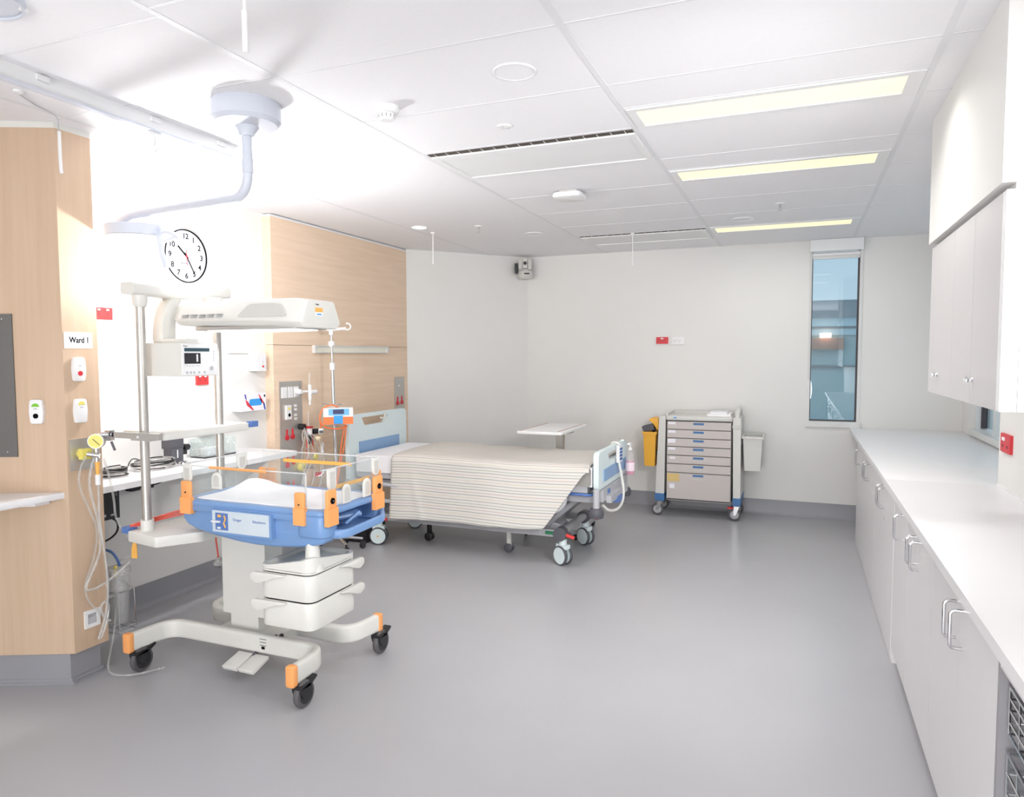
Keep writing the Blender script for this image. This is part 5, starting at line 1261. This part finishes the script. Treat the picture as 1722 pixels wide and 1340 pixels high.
def blanket():
    bm = bmesh.new(); uvl = bm.loops.layers.uv.new('cloth')
    NX, NT, ND = 80, 30, 36
    x0, x1 = -3.10, -1.415
    yn, yf = 4.992, 5.905; zt = 0.788
    grid = []; uvs = {}
    for i in range(NX+1):
        u = i/NX; x = x0+(x1-x0)*u
        zb = 0.262 + 0.03*u+0.006*math.sin(u*9)
        if x > -1.77: zb = 0.285+(x+1.77)/(1.77-1.44)*0.46
        zb = min(zb, 0.735)
        row = []
        rise = 0.035*math.exp(-((x+2.85)/0.28)**2)
        # far side drop then top, then near drop
        pts = []
        for k in range(7):
            v = k/6; pts.append((yf+0.004, zt-0.18*(1-v)-0.02*(v > 0.99), -1))
        for k in range(1, NT+1):
            v = k/NT; y = yf+(yn-yf)*v
            e = min(v, 1-v); cr = 0.0 if e > 0.06 else (1-e/0.06)**2*0.022
            z = zt+rise*math.sin(PI*min(1, v*1.0+0.02))**0.5 - cr + 0.004*math.sin(x*7+y*5)+0.002*math.sin(x*17-y*11)
            pts.append((y, z, 0))
        ztop = pts[-1][1]
        for k in range(1, ND+1):
            v = k/ND; z = ztop+(zb-ztop)*v
            fold = 0.016*math.sin(x*6.0+0.8*v)*v + 0.008*math.sin(x*17+2.5*v)*v + 0.012*math.exp(-((x+2.93-0.13*v)/0.03)**2)*min(1, v*2)
            y = yn-0.008-0.018*v-fold*0.8
            pts.append((y, z, 1))
        L = 0; px = None
        for k, (y, z, _) in enumerate(pts):
            if px: L += math.hypot(y-px[0], z-px[1])
            px = (y, z)
            xx = x-0.012*(1-u)*max(0, (k-37)/36)
            vt = bm.verts.new((xx, y, z)); row.append(vt); uvs[vt] = (x, L+0.0)
        grid.append(row)
    for i in range(NX):
        for k in range(len(grid[0])-1):
            bm.faces.new((grid[i][k], grid[i+1][k], grid[i+1][k+1], grid[i][k+1]))
    for f in bm.faces:
        f.smooth = True
        for l in f.loops: l[uvl].uv = uvs[l.vert]
    org = Vector((-2.3, 5.0, 0.27))
    for v in bm.verts: v.co -= org
    me = bpy.data.meshes.new('blanket'); bm.to_mesh(me); bm.free(); me.materials.append(mt['stripe'])
    o = bpy.data.objects.new('blanket', me); C.objects.link(o); o.location = org
    md = o.modifiers.new('thickness', 'SOLIDIFY'); md.thickness = 0.006; md.offset = 1
    tag(o, 'striped beige blanket draped over the bed and down its near side', 'blanket')
blanket()
# sheet corner hanging at the foot end
mb = MB().prism(rpoly([(-1.62, 0.63), (-1.41, 0.63), (-1.41, 0.765), (-1.50, 0.775), (-1.62, 0.76)], 0.02), 'y', 5.004, 5.014)
t = mb.build('folded_blanket_end', 'stripe', loc=(-1.5, 5.0, 0.63)); tag(t, 'tucked striped blanket end at the foot of the mattress', 'blanket')
# hand control and pink bottle on the footboard
t = thing('hand_control', 'white bed hand control with cable hung on the footboard', 'hand control', (-1.32, 5.55, 0.74))
MB().box(-1.338, -1.312, 5.50, 5.60, 0.745, 0.885, 0.008).build('handset', 'plate', t)
mb = MB()
for i in range(4): mb.box(-1.312, -1.309, 5.515, 5.545, 0.765+i*0.026, 0.782+i*0.026); mb.box(-1.312, -1.309, 5.556, 5.586, 0.765+i*0.026, 0.782+i*0.026)
mb.build('key', 'blueink', t)
MB().tube([(-1.325, 5.55, 0.885), (-1.35, 5.55, 0.905), (-1.385, 5.55, 0.90), (-1.395, 5.55, 0.87)], 0.008, 8, sm=1).build('hook', 'cream', t)
MB().tube([(-1.325, 5.53, 0.75), (-1.30, 5.52, 0.65), (-1.275, 5.50, 0.53), (-1.27, 5.44, 0.44), (-1.28, 5.30, 0.41), (-1.31, 5.15, 0.43), (-1.34, 5.10, 0.48)], 0.011, 8, sm=3).build('cable', 'cream', t)
t = thing('sanitiser_bottle', 'pump bottle of pink hand rub hung on the footboard', 'bottle', (-1.295, 5.79, 0.60))
cx, cy = -1.292, 5.79
MB().lathe([(0.030, 0.0), (0.034, 0.006), (0.034, 0.11), (0, 0.11)], (cx, cy, 0.612), 24).build('liquid', 'pink', t)
MB().lathe([(0.036, 0.0), (0.038, 0.008), (0.038, 0.14), (0.030, 0.175), (0.016, 0.195), (0.016, 0.205), (0, 0.205)], (cx, cy, 0.610), 24).build('bottle', 'jar', t)
MB().lathe([(0.0385, 0.03), (0.0385, 0.10), (0.038, 0.101), (0.038, 0.029)], (cx, cy, 0.612), 24, 'z', False).build('label', 'label', t)
mb = MB().cyl((cx, cy, 0.812), (cx, cy, 0.835), 0.018, n=16); mb.cyl((cx, cy, 0.835), (cx, cy, 0.862), 0.006, n=10); mb.box(cx-0.012, cx+0.012, cy-0.05, cy+0.012, 0.862, 0.876, 0.004); mb.build('pump', 'plate', t)
MB().tube([(cx, cy+0.036, 0.80), (cx-0.03, cy+0.04, 0.86), (cx-0.06, cy+0.03, 0.895), (cx-0.10, cy+0.01, 0.88)], 0.003, 6, sm=2).build('wire_hanger', 'chrome', t)
# black box and outlet under the head end
t = thing('computer_box', 'black box standing on the floor beneath the bed head', 'computer', (-3.5, 5.35, 0))
MB().box(-3.62, -3.40, 5.05, 5.35, 0.02, 0.22, 0.008).build('case', 'black', t)
MB().box(-3.61, -3.41, 5.06, 5.34, 0.0, 0.02).build('feet', 'brubber', t)
# over-bed table
t = thing('overbed_table', 'white overbed table with thin brown trim standing beyond the bed', 'table', (-2.05, 6.05, 0))
MB().prism(rpoly(rect(-2.265, -1.845, 5.66, 6.44), 0.03, 4), 'z', 0.925, 0.952, 0.008).build('tabletop', 'plate', t)
mb = MB(); mb.box(-2.235, -2.225, 5.68, 6.42, 0.952, 0.9535); mb.box(-1.895, -1.885, 5.68, 6.42, 0.952, 0.9535); mb.build('trim_line', M('brown_trim', (178, 112, 70), 0.5), t)
MB().box(-2.02, -1.955, 6.02, 6.08, 0.10, 0.926, 0.004).build('column', 'steel', t)
MB().box(-2.15, -1.88, 5.98, 6.12, 0.905, 0.926, 0.004).build('top_bracket', 'lgrey', t)
mb = MB().box(-2.26, -2.20, 5.78, 6.42, 0.06, 0.10, 0.006); mb.box(-1.80, -1.74, 5.78, 6.42, 0.06, 0.10, 0.006); mb.box(-2.20, -1.80, 6.00, 6.10, 0.06, 0.10, 0.006); mb.build('base_frame', 'lgrey', t)
for xx in (-2.23, -1.77):
    for yy in (5.82, 6.38):
        MB().lathe([(0.026, -0.012), (0.03, 0), (0.026, 0.012), (0, 0.012)], (xx, yy, 0.03), 16, 'x').build('castor', 'brubber', t)

# ================================================================== DRAWER TROLLEY
def trolley():
    T = thing('drawer_trolley', 'beige seven-drawer medical trolley standing against the far wall', 'trolley', (-0.9, 7.2, 0))
    x0, x1 = -1.205, -0.585; yf, yb = 7.03, 7.42
    MB().box(x0+0.004, x1-0.004, yf+0.012, yb, 0.165, 0.985, 0.004).build('carcass', 'trolw', T)
    MB().box(x0+0.006, x1-0.006, yf+0.008, yf+0.014, 0.17, 0.962).build('drawer_gap', 'darkframe', T)
    zs = [0.955, 0.872, 0.787, 0.703, 0.618, 0.533, 0.446, 0.182]
    for i in range(7):
        za, zb = zs[i+1]+0.004, zs[i]-0.004
        d = MB().box(x0+0.008, x1-0.008, yf-0.012, yf+0.008, za, zb, 0.004).build('drawer', 'putty', T)
        MB().prism(rpoly([(-1.0, zb-0.052 if i < 6 else zb-0.06), (-0.78, zb-0.052 if i < 6 else zb-0.06), (-0.86, zb-0.042 if i < 6 else zb-0.05), (-0.92, zb-0.042 if i < 6 else zb-0.05)], 0.004), 'y', yf-0.017, yf-0.011).build('finger_pull', 'creamd', d)
        MB().box(-0.945, -0.845, yf-0.0155, yf-0.011, zb-0.030, zb-0.010, 0.001).build('blue_label', 'trolb', d)
        if i in (0, 1, 2, 3): MB().box(x0+0.018, x0+0.09, yf-0.0135, yf-0.0118, zb-(0.03 if i != 2 else 0.045), zb-0.006).build('paper_label', 'paper', d)
        if i == 4: MB().box(x0+0.035, x0+0.09, yf-0.0135, yf-0.0118, zb-0.035, zb-0.015).build('paper_label', 'paper', d)
        if i == 6:
            MB().box(x0+0.012, x0+0.13, yf-0.0138, yf-0.0118, zb-0.085, zb-0.008).build('buff_note', 'kraft', d)
            MB().box(x0+0.035, x0+0.085, yf-0.0135, yf-0.0118, zb-0.155, zb-0.11).build('paper_label', 'paper', d)
    top = MB().prism(rpoly(rect(x0-0.005, x1+0.005, yf-0.02, yb+0.01), 0.02), 'z', 0.962, 1.005, 0.008).build('top', 'trolw', T)
    mb = MB().box(x0-0.005, x0+0.012, yf, yb, 1.0, 1.03, 0.005); mb.box(x0, x1, yb-0.012, yb+0.008, 1.0, 1.03, 0.004); mb.build('top_rim', 'trolw', top)
    MB().box(x0+0.07, x0+0.10, yf-0.022, yf-0.019, 0.983, 0.993).build('maker_plate', 'sky', top)
    # pillars
    for s, (a, b) in ((-1, (x0-0.082, x0-0.008)), (1, (x1+0.008, x1+0.082))):
        off = -0.02 if s < 0 else 0.012
        mb = MB()
        A = [(a+off, yf-0.02, 0.225), (b+off*0.4, yf-0.02, 0.225), (b+off*0.4, yb, 0.225), (a+off, yb, 0.225)]
        sh = 0.02 if s < 0 else -0.012
        B = [(a+off+sh+0.01*(s < 0), yf-0.005, 1.0), (b, yf-0.005, 1.0), (b, yb, 1.0), (a+off+sh+0.01*(s < 0), yb, 1.0)]
        va = [mb.bm.verts.new(p) for p in A]; vb = [mb.bm.verts.new(p) for p in B]
        fs = [mb.bm.faces.new((va[i], va[(i+1) % 4], vb[(i+1) % 4], vb[i])) for i in range(4)]+[mb.bm.faces.new(va[::-1]), mb.bm.faces.new(vb)]
        mb._bev(fs, 0.014, 3)
        mb.build('pillar', 'trolw', T)
        MB().box(a+off-0.003, b+off*0.4+0.003, yf-0.024, yb+0.003, 0.155, 0.23, 0.01).build('pillar_foot', 'trolb', T)
        for yy in (yf+0.03, yb-0.05):
            cx = (a+b)/2+off*0.7
            dx = -0.028 if s < 0 else -0.02
            f = MB().prism([(cx-0.025, 0.155), (cx+0.028, 0.155), (cx+dx+0.012, 0.055), (cx+dx-0.012, 0.055)], 'y', yy-0.024, yy-0.018, 0)
            f.prism([(cx-0.025, 0.155), (cx+0.028, 0.155), (cx+dx+0.012, 0.055), (cx+dx-0.012, 0.055)], 'y', yy+0.018, yy+0.024, 0)
            f.box(cx-0.028, cx+0.03, yy-0.024, yy+0.024, 0.145, 0.157, 0.003)
            c = f.build('castor', 'chrome', T)
            MB().lathe([(0.05, -0.014), (0.060, -0.008), (0.060, 0.008), (0.05, 0.014), (0, 0.014)], (cx+dx, yy, 0.061), 28, 'y').build('wheel', 'rubber', c)
            MB().lathe([(0.04, -0.0155), (0.04, 0.0155), (0, 0.0155)], (cx+dx, yy, 0.061), 24, 'y').build('wheel_disc', 'grey', c)
            if s > 0 and yy < yf+0.1: MB().box(cx-0.085, cx-0.03, yy-0.02, yy+0.02, 0.118, 0.132, 0.004).build('red_brake', 'red', c)
    # push handle on the right
    hp = fillet([(x1+0.045, yf+0.03, 0.96), (x1+0.045, yf+0.05, 1.055), (x1+0.045, yb-0.10, 1.075), (x1+0.045, yb-0.02, 1.0)], 0.05, 8)
    MB().tube(hp, 0.026, 14).build('push_handle', 'trolw', T)
    MB().box(x1+0.005, x1+0.085, yf-0.014, yf+0.05, 0.90, 0.93, 0.006).build('handle_bracket', 'creamd', T)
trolley()
t = thing('document_tray', 'low white tray of papers on top of the drawer trolley', 'tray', (-0.72, 7.2, 1.006))
MB().box(-0.82, -0.60, 7.06, 7.36, 1.006, 1.03, 0.004).build('tray', 'plate', t)
MB().box(-0.80, -0.64, 7.10, 7.32, 1.03, 1.045, 0.002).build('papers', 'paper', t)
def bin_(name, label, x0, x1, y0, y1, z0, z1, taper, mat, lip):
    t = thing(name, label, 'bin', ((x0+x1)/2, (y0+y1)/2, z0))
    mb = MB(); w = 0.004
    def ring(d, z, k): return [(x0+k+d, y0+k+d, z), (x1-k-d, y0+k+d, z), (x1-k-d, y1-k-d, z), (x0+k+d, y1-k-d, z)]
    rs = [ring(0, z0, taper), ring(0, z1, 0), ring(w, z1, 0), ring(w, z0+w, taper)]
    V = [[mb.bm.verts.new(p) for p in r] for r in rs]
    fs = []
    for A, B in zip(V, V[1:]):
        for i in range(4): fs.append(mb.bm.faces.new((A[i], A[(i+1) % 4], B[(i+1) % 4], B[i])))
    fs.append(mb.bm.faces.new(V[0][::-1])); fs.append(mb.bm.faces.new(V[-1]))
    mb._bev([f for f in fs[:4]]+[fs[-2]], 0.006, 2)
    b = mb.build('body', mat, t)
    mb = MB(); 
    mb.box(x0-lip, x1+lip, y0-lip, y0+0.002, z1-0.02, z1+0.002, 0.002); mb.box(x0-lip, x1+lip, y1-0.002, y1+lip, z1-0.02, z1+0.002, 0.002)
    mb.box(x0-lip, x0+0.002, y0, y1, z1-0.02, z1+0.002, 0.002); mb.box(x1-0.002, x1+lip, y0, y1, z1-0.02, z1+0.002, 0.002)
    mb.build('rim', mat, t)
    return t
t = bin_('clinical_waste_bin', 'yellow clinical waste bin hung on the left side of the trolley', -1.440, -1.314, 7.05, 7.30, 0.488, 0.832, 0.012, 'yellow', 0.010)
MB().box(-1.375, -1.335, 7.058, 7.0605, 0.665, 0.69).build('label', 'paper', t)
MB().box(-1.366, -1.344, 7.057, 7.0582, 0.671, 0.678).build('label_print', 'ink', t)
mb = MB().prism(rpoly([(-1.395, 0.955), (-1.37, 0.972), (-1.30, 0.965), (-1.29, 0.93), (-1.293, 0.85), (-1.31, 0.86), (-1.345, 0.915)], 0.015, 4), 'y', 7.07, 7.29, 0.004); mb.build('lid', 'yellow', t)
MB().cyl((-1.315, 7.069, 0.945), (-1.315, 7.062, 0.945), 0.012, n=14).build('lid_pivot', 'amber', t)
MB().box(-1.32, -1.285, 7.10, 7.26, 0.60, 0.64, 0.003).build('hanger', 'black', t)
t = thing('black_tray', 'crumpled black plastic tray stuffed in the yellow bin', 'tray', (-1.39, 7.15, 0.84))
mb = MB()
mb.box(-0.055, 0.06, -0.05, 0.05, -0.006, 0.0, mat=Matrix.Translation((-1.395, 7.14, 0.845)) @ Matrix.Rotation(-0.25, 4, 'Y'))
mb.box(-0.055, -0.050, -0.05, 0.05, 0, 0.05, mat=Matrix.Translation((-1.395, 7.14, 0.845)) @ Matrix.Rotation(-0.35, 4, 'Y'))
mb.box(-0.055, 0.06, -0.055, -0.05, 0.0, 0.055, mat=Matrix.Translation((-1.395, 7.14, 0.845)) @ Matrix.Rotation(-0.25, 4, 'Y'))
mb.box(-0.055, 0.06, 0.05, 0.055, 0.0, 0.055, mat=Matrix.Translation((-1.395, 7.14, 0.845)) @ Matrix.Rotation(-0.25, 4, 'Y'))
mb.build('shell', 'dgrey', t)
mb = MB(); rnd = random.Random(3)
for i in range(5): mb.obox((-1.355+0.012*i-0.03*(i % 2), 7.12+0.02*(i % 3), 0.855+0.018*(i % 3)), (0.05, 0.05, 0.03), rnd.random()*2, 0.004, axis='Y')
mb.build('crumple', 'black', t)
t = bin_('waste_bin', 'off-white waste bin hung on the right side of the trolley', -0.485, -0.310, 7.06, 7.36, 0.492, 0.822, 0.016, 'trolw', 0.012)
MB().box(-0.50, -0.484, 7.10, 7.30, 0.74, 0.80, 0.003).build('hanger', 'black', t)

# ================================================================== RIGHT SIDE JOINERY
WZ = 0.90
t = MB().box(0.458, 1.0, 0.55, 4.44, WZ-0.036, WZ, 0.003).build('worktop', 'lam', loc=(0.73, 2.6, WZ-0.036)); tag(t, 'long near white laminate worktop, running toward the viewer', 'worktop')
mb = MB().prism([(0.46, 4.443), (1.0, 4.443), (1.0, 4.475), (1.379, 4.475), (1.379, 7.478), (0.46, 7.478)], 'z', WZ-0.036, WZ, 0.002)
t = mb.build('worktop', 'lam', loc=(0.9, 5.9, WZ-0.036)); tag(t, 'far white worktop section beneath the recessed window', 'worktop')
t = MB().box(0.99, 1.0, 0.55, 4.44, WZ, WZ+0.012, 0.002).build('splash_strip', 'lam', loc=(0.995, 2.5, WZ)); tag(t, 'thin white sealing strip where near worktop meets the wall', 'strip')
XD = 0.470
def handle(yy, parent):
    zt, zb = 0.832, 0.716
    MB().tube(fillet([(XD, yy, zt), (XD-0.034, yy, zt), (XD-0.034, yy, zb), (XD, yy, zb)], 0.016, 6), 0.0055, 10).build('handle', 'chrome', parent)
def cabinet(y0, y1, doors, zb, label, locks=(), drop=False):
    t = thing('base_cabinet', label, 'cabinet', (0.73, (y0+y1)/2, 0))
    mb = MB(); xb = 0.998
    mb.box(XD+0.02, xb, y0+0.001, y0+0.018, zb, WZ-0.037); mb.box(XD+0.02, xb, y1-0.018, y1-0.001, zb, WZ-0.037)
    mb.box(XD+0.02, xb, y0+0.018, y1-0.018, zb, zb+0.018); mb.box(xb-0.01, xb, y0+0.018, y1-0.018, zb+0.018, WZ-0.037)
    mb.build('body', 'lam', t)
    if zb > 0.03: MB().box(XD+0.06, XD+0.075, y0+0.001, y1-0.001, 0.0, zb).build('kickboard', 'door', t)
    for a, b, hy in doors:
        d = MB().box(XD, XD+0.018, a+0.0007, b-0.0007, max(zb-0.001, 0.004) if not drop else 0.004, WZ-0.040, 0.0015, 1).build('door', 'door', t)
        if hy: handle(hy, d)
        for ly in locks:
            if a <= ly < b:
                MB().cyl((XD, ly, 0.665), (XD-0.006, ly, 0.665), 0.009, n=14).build('lock', 'chrome', d)
    return t
cabinet(6.06, 6.60, [(6.06, 6.60, 6.30)], 0.03, 'single-door white base cabinet at the far end of the run', (6.157,), True)
cabinet(5.08, 6.055, [(5.08, 5.555, 5.50), (5.555, 6.055, 5.615)], 0.03, 'double-door base cabinet second from the far end, with a lock', (5.327,), True)
cabinet(4.10, 5.075, [(4.10, 4.585, 4.53), (4.585, 5.075, 4.645)], 0.03, 'double-door base cabinet under the worktop joint', (4.50,), True)
cabinet(3.585, 4.06, [(3.585, 4.06, 3.79)], 0.085, 'single-door white base cabinet just before the worktop joint')
cabinet(2.95, 3.58, [(2.95, 3.315, 3.265), (3.315, 3.58, 3.365)], 0.085, 'double-door base cabinet in the middle of the near run')
cabinet(2.03, 2.945, [(2.03, 2.475, 2.43), (2.475, 2.945, 2.525)], 0.085, 'double-door base cabinet nearest the viewer, with large handles')
t = MB().box(XD+0.004, 0.998, 4.062, 4.098, 0.0, WZ-0.037, 0.001).build('end_panel', 'lam', loc=(0.73, 4.08, 0)); tag(t, 'white end panel standing to the floor between cabinet runs', 'panel')
t = MB().box(XD+0.01, 0.998, 6.602, 6.618, 0.0, WZ-0.037, 0.001).build('end_panel', 'door', loc=(0.73, 6.61, 0)); tag(t, 'pale end panel closing the far end of the base cabinets', 'panel')
# open bay with wire pull-out baskets
def open_unit():
    y0, y1 = 0.95, 2.027
    t = thing('open_shelf_unit', 'open grey base unit at the lower right corner with wire baskets', 'cabinet', (0.73, 1.5, 0))
    mb = MB(); mb.box(XD, 0.998, y1-0.018, y1, 0.0, WZ-0.037); mb.box(XD, 0.998, y0, y0+0.018, 0.0, WZ-0.037); mb.box(0.985, 0.998, y0+0.018, y1-0.018, 0.0, WZ-0.037)
    mb.box(XD+0.03, 0.985, y0+0.018, y1-0.018, 0.05, 0.068)
    mb.build('carcass', M('grey_melamine', (150, 148, 151), 0.45, var=0.01), t)
    MB().box(XD, XD+0.018, y0+0.018, y1-0.018, WZ-0.062, WZ-0.037).build('front_rail', 'door', t)
    mb = MB()
    for z in (0.79, 0.60, 0.35): mb.box(0.53, 0.95, y1-0.034, y1-0.018, z, z+0.035, 0.002)
    mb.build('runner', 'steel', t)
    return t
open_unit()
def basket(z0, h, label):
    t = thing('wire_basket', label, 'basket', (0.75, 1.5, z0))
    x0, x1, ya, yb = 0.487, 0.93, 1.0, 1.985
    mb = MB(); r = 0.0032
    zt = z0+h
    mb.tube([(x0, ya, zt), (x1, ya, zt), (x1, yb, zt), (x0, yb, zt)], 0.0048, 6, closed=True)
    mb.tube([(x0, ya, z0), (x1, ya, z0), (x1, yb, z0), (x0, yb, z0)], 0.004, 6, closed=True)
    for k in range(3): mb.tube([(x0, ya, z0+h*(k+1)/4), (x1, ya, z0+h*(k+1)/4), (x1, yb, z0+h*(k+1)/4), (x0, yb, z0+h*(k+1)/4)], r, 5, closed=True)
    n = 12
    for k in range(n+1):
        yy = ya+(yb-ya)*k/n
        mb.tube([(x0, yy, zt), (x0, yy, z0), (x1, yy, z0), (x1, yy, zt)], r, 5)
    for k in range(6):
        xx = x0+(x1-x0)*k/5
        mb.tube([(xx, ya, zt), (xx, ya, z0), (xx, yb, z0), (xx, yb, zt)], r, 5)
    mb.build('wires', 'chrome', t)
    return t
basket(0.685, 0.115, 'chrome wire basket in the open unit, upper one')
basket(0.435, 0.20, 'chrome wire basket in the open unit, lower one holding grey trays')
t = thing('storage_tray', 'grey-green plastic tray lying in the lower wire basket', 'tray', (0.7, 1.75, 0.442))
mb = MB().box(0.54, 0.90, 1.48, 1.97, 0.441, 0.445); mb.box(0.54, 0.545, 1.48, 1.97, 0.445, 0.585); mb.box(0.895, 0.90, 1.48, 1.97, 0.445, 0.585); mb.box(0.545, 0.895, 1.48, 1.485, 0.445, 0.585); mb.box(0.545, 0.895, 1.965, 1.97, 0.445, 0.585)
mb.build('tray', M('sage_plastic', (130, 148, 148), 0.4), t)
t = thing('wall_cupboard', 'grey single-door wall cupboard nearest the viewer, under the white bulkhead', 'cupboard', (0.79, 2.8, 1.425))
XU = 0.575
def cupboard(t, y0, y1, doors, endpanel):
    mb = MB(); mb.box(XU+0.02, 0.999, y0, y0+0.016, 1.425, 2.10); mb.box(XU+0.02, 0.999, y1-0.016, y1, 1.425, 2.10)
    mb.box(XU+0.02, 0.999, y0+0.016, y1-0.016, 1.425, 1.441); mb.box(XU+0.02, 0.999, y0+0.016, y1-0.016, 2.084, 2.10); mb.box(0.99, 0.999, y0+0.016, y1-0.016, 1.441, 2.084)
    mb.build('body', 'lam', t)
    for a, b, ky in doors:
        d = MB().box(XU, XU+0.018, a+0.0007, b-0.0007, 1.422, 2.10, 0.0015, 1).build('door', 'dooru', t)
        if ky: MB().lathe([(0.010, 0), (0.006, -0.006), (0.006, -0.012), (0.012, -0.018), (0.011, -0.024), (0, -0.025)], (XU, ky, 1.508), 16, 'x').build('knob', 'chrome', d)
cupboard(t, 2.60, 3.002, [(2.637, 3.002, 2.965)], True)
MB().box(XU, 0.62, 2.59, 2.635, 1.422, 2.10, 0.001).build('end_stile', 'lam', t)
MB().box(0.622, 0.999, 2.59, 2.60, 1.422, 2.10, 0.001).build('side_panel', 'lam', t)
t = thing('wall_cupboard', 'grey double-door wall cupboard behind the nearest one, toward the window', 'cupboard', (0.79, 3.45, 1.425))
cupboard(t, 3.004, 3.90, [(3.004, 3.366, None), (3.366, 3.90, 3.66)], False)
struct('trim_3', MB().box(0.60, 0.999, 2.60, 3.9, 2.10, 2.12), 'door')
# repeats of a kind share a group
GROUPS = {'hose': 'hoses at the timber nib', 'pull_cord': 'white pull cords hanging from the ceiling', 'sprinkler': 'ceiling sprinklers',
          'ceiling_speaker': 'flush round discs in the ceiling', 'downlight': 'round ceiling downlights', 'air_vent': 'ceiling air vents',
          'power_socket': 'wall power sockets', 'nurse_call_unit': 'nurse call units on the timber nib', 'base_cabinet': 'white base cabinets along the right wall',
          'wall_cupboard': 'grey wall cupboards under the bulkhead', 'wire_basket': 'wire baskets in the open unit', 'worktop': 'worktops along the right wall',
          'cable_coil': 'cable coils on the bench', 'end_panel': 'end panels of the base cabinets'}
for o in list(C.objects):
    k = o.name.split('.')[0]
    if o.parent is None and k in GROUPS and 'label' in o: o['group'] = GROUPS[k]
bpy.context.view_layer.update()
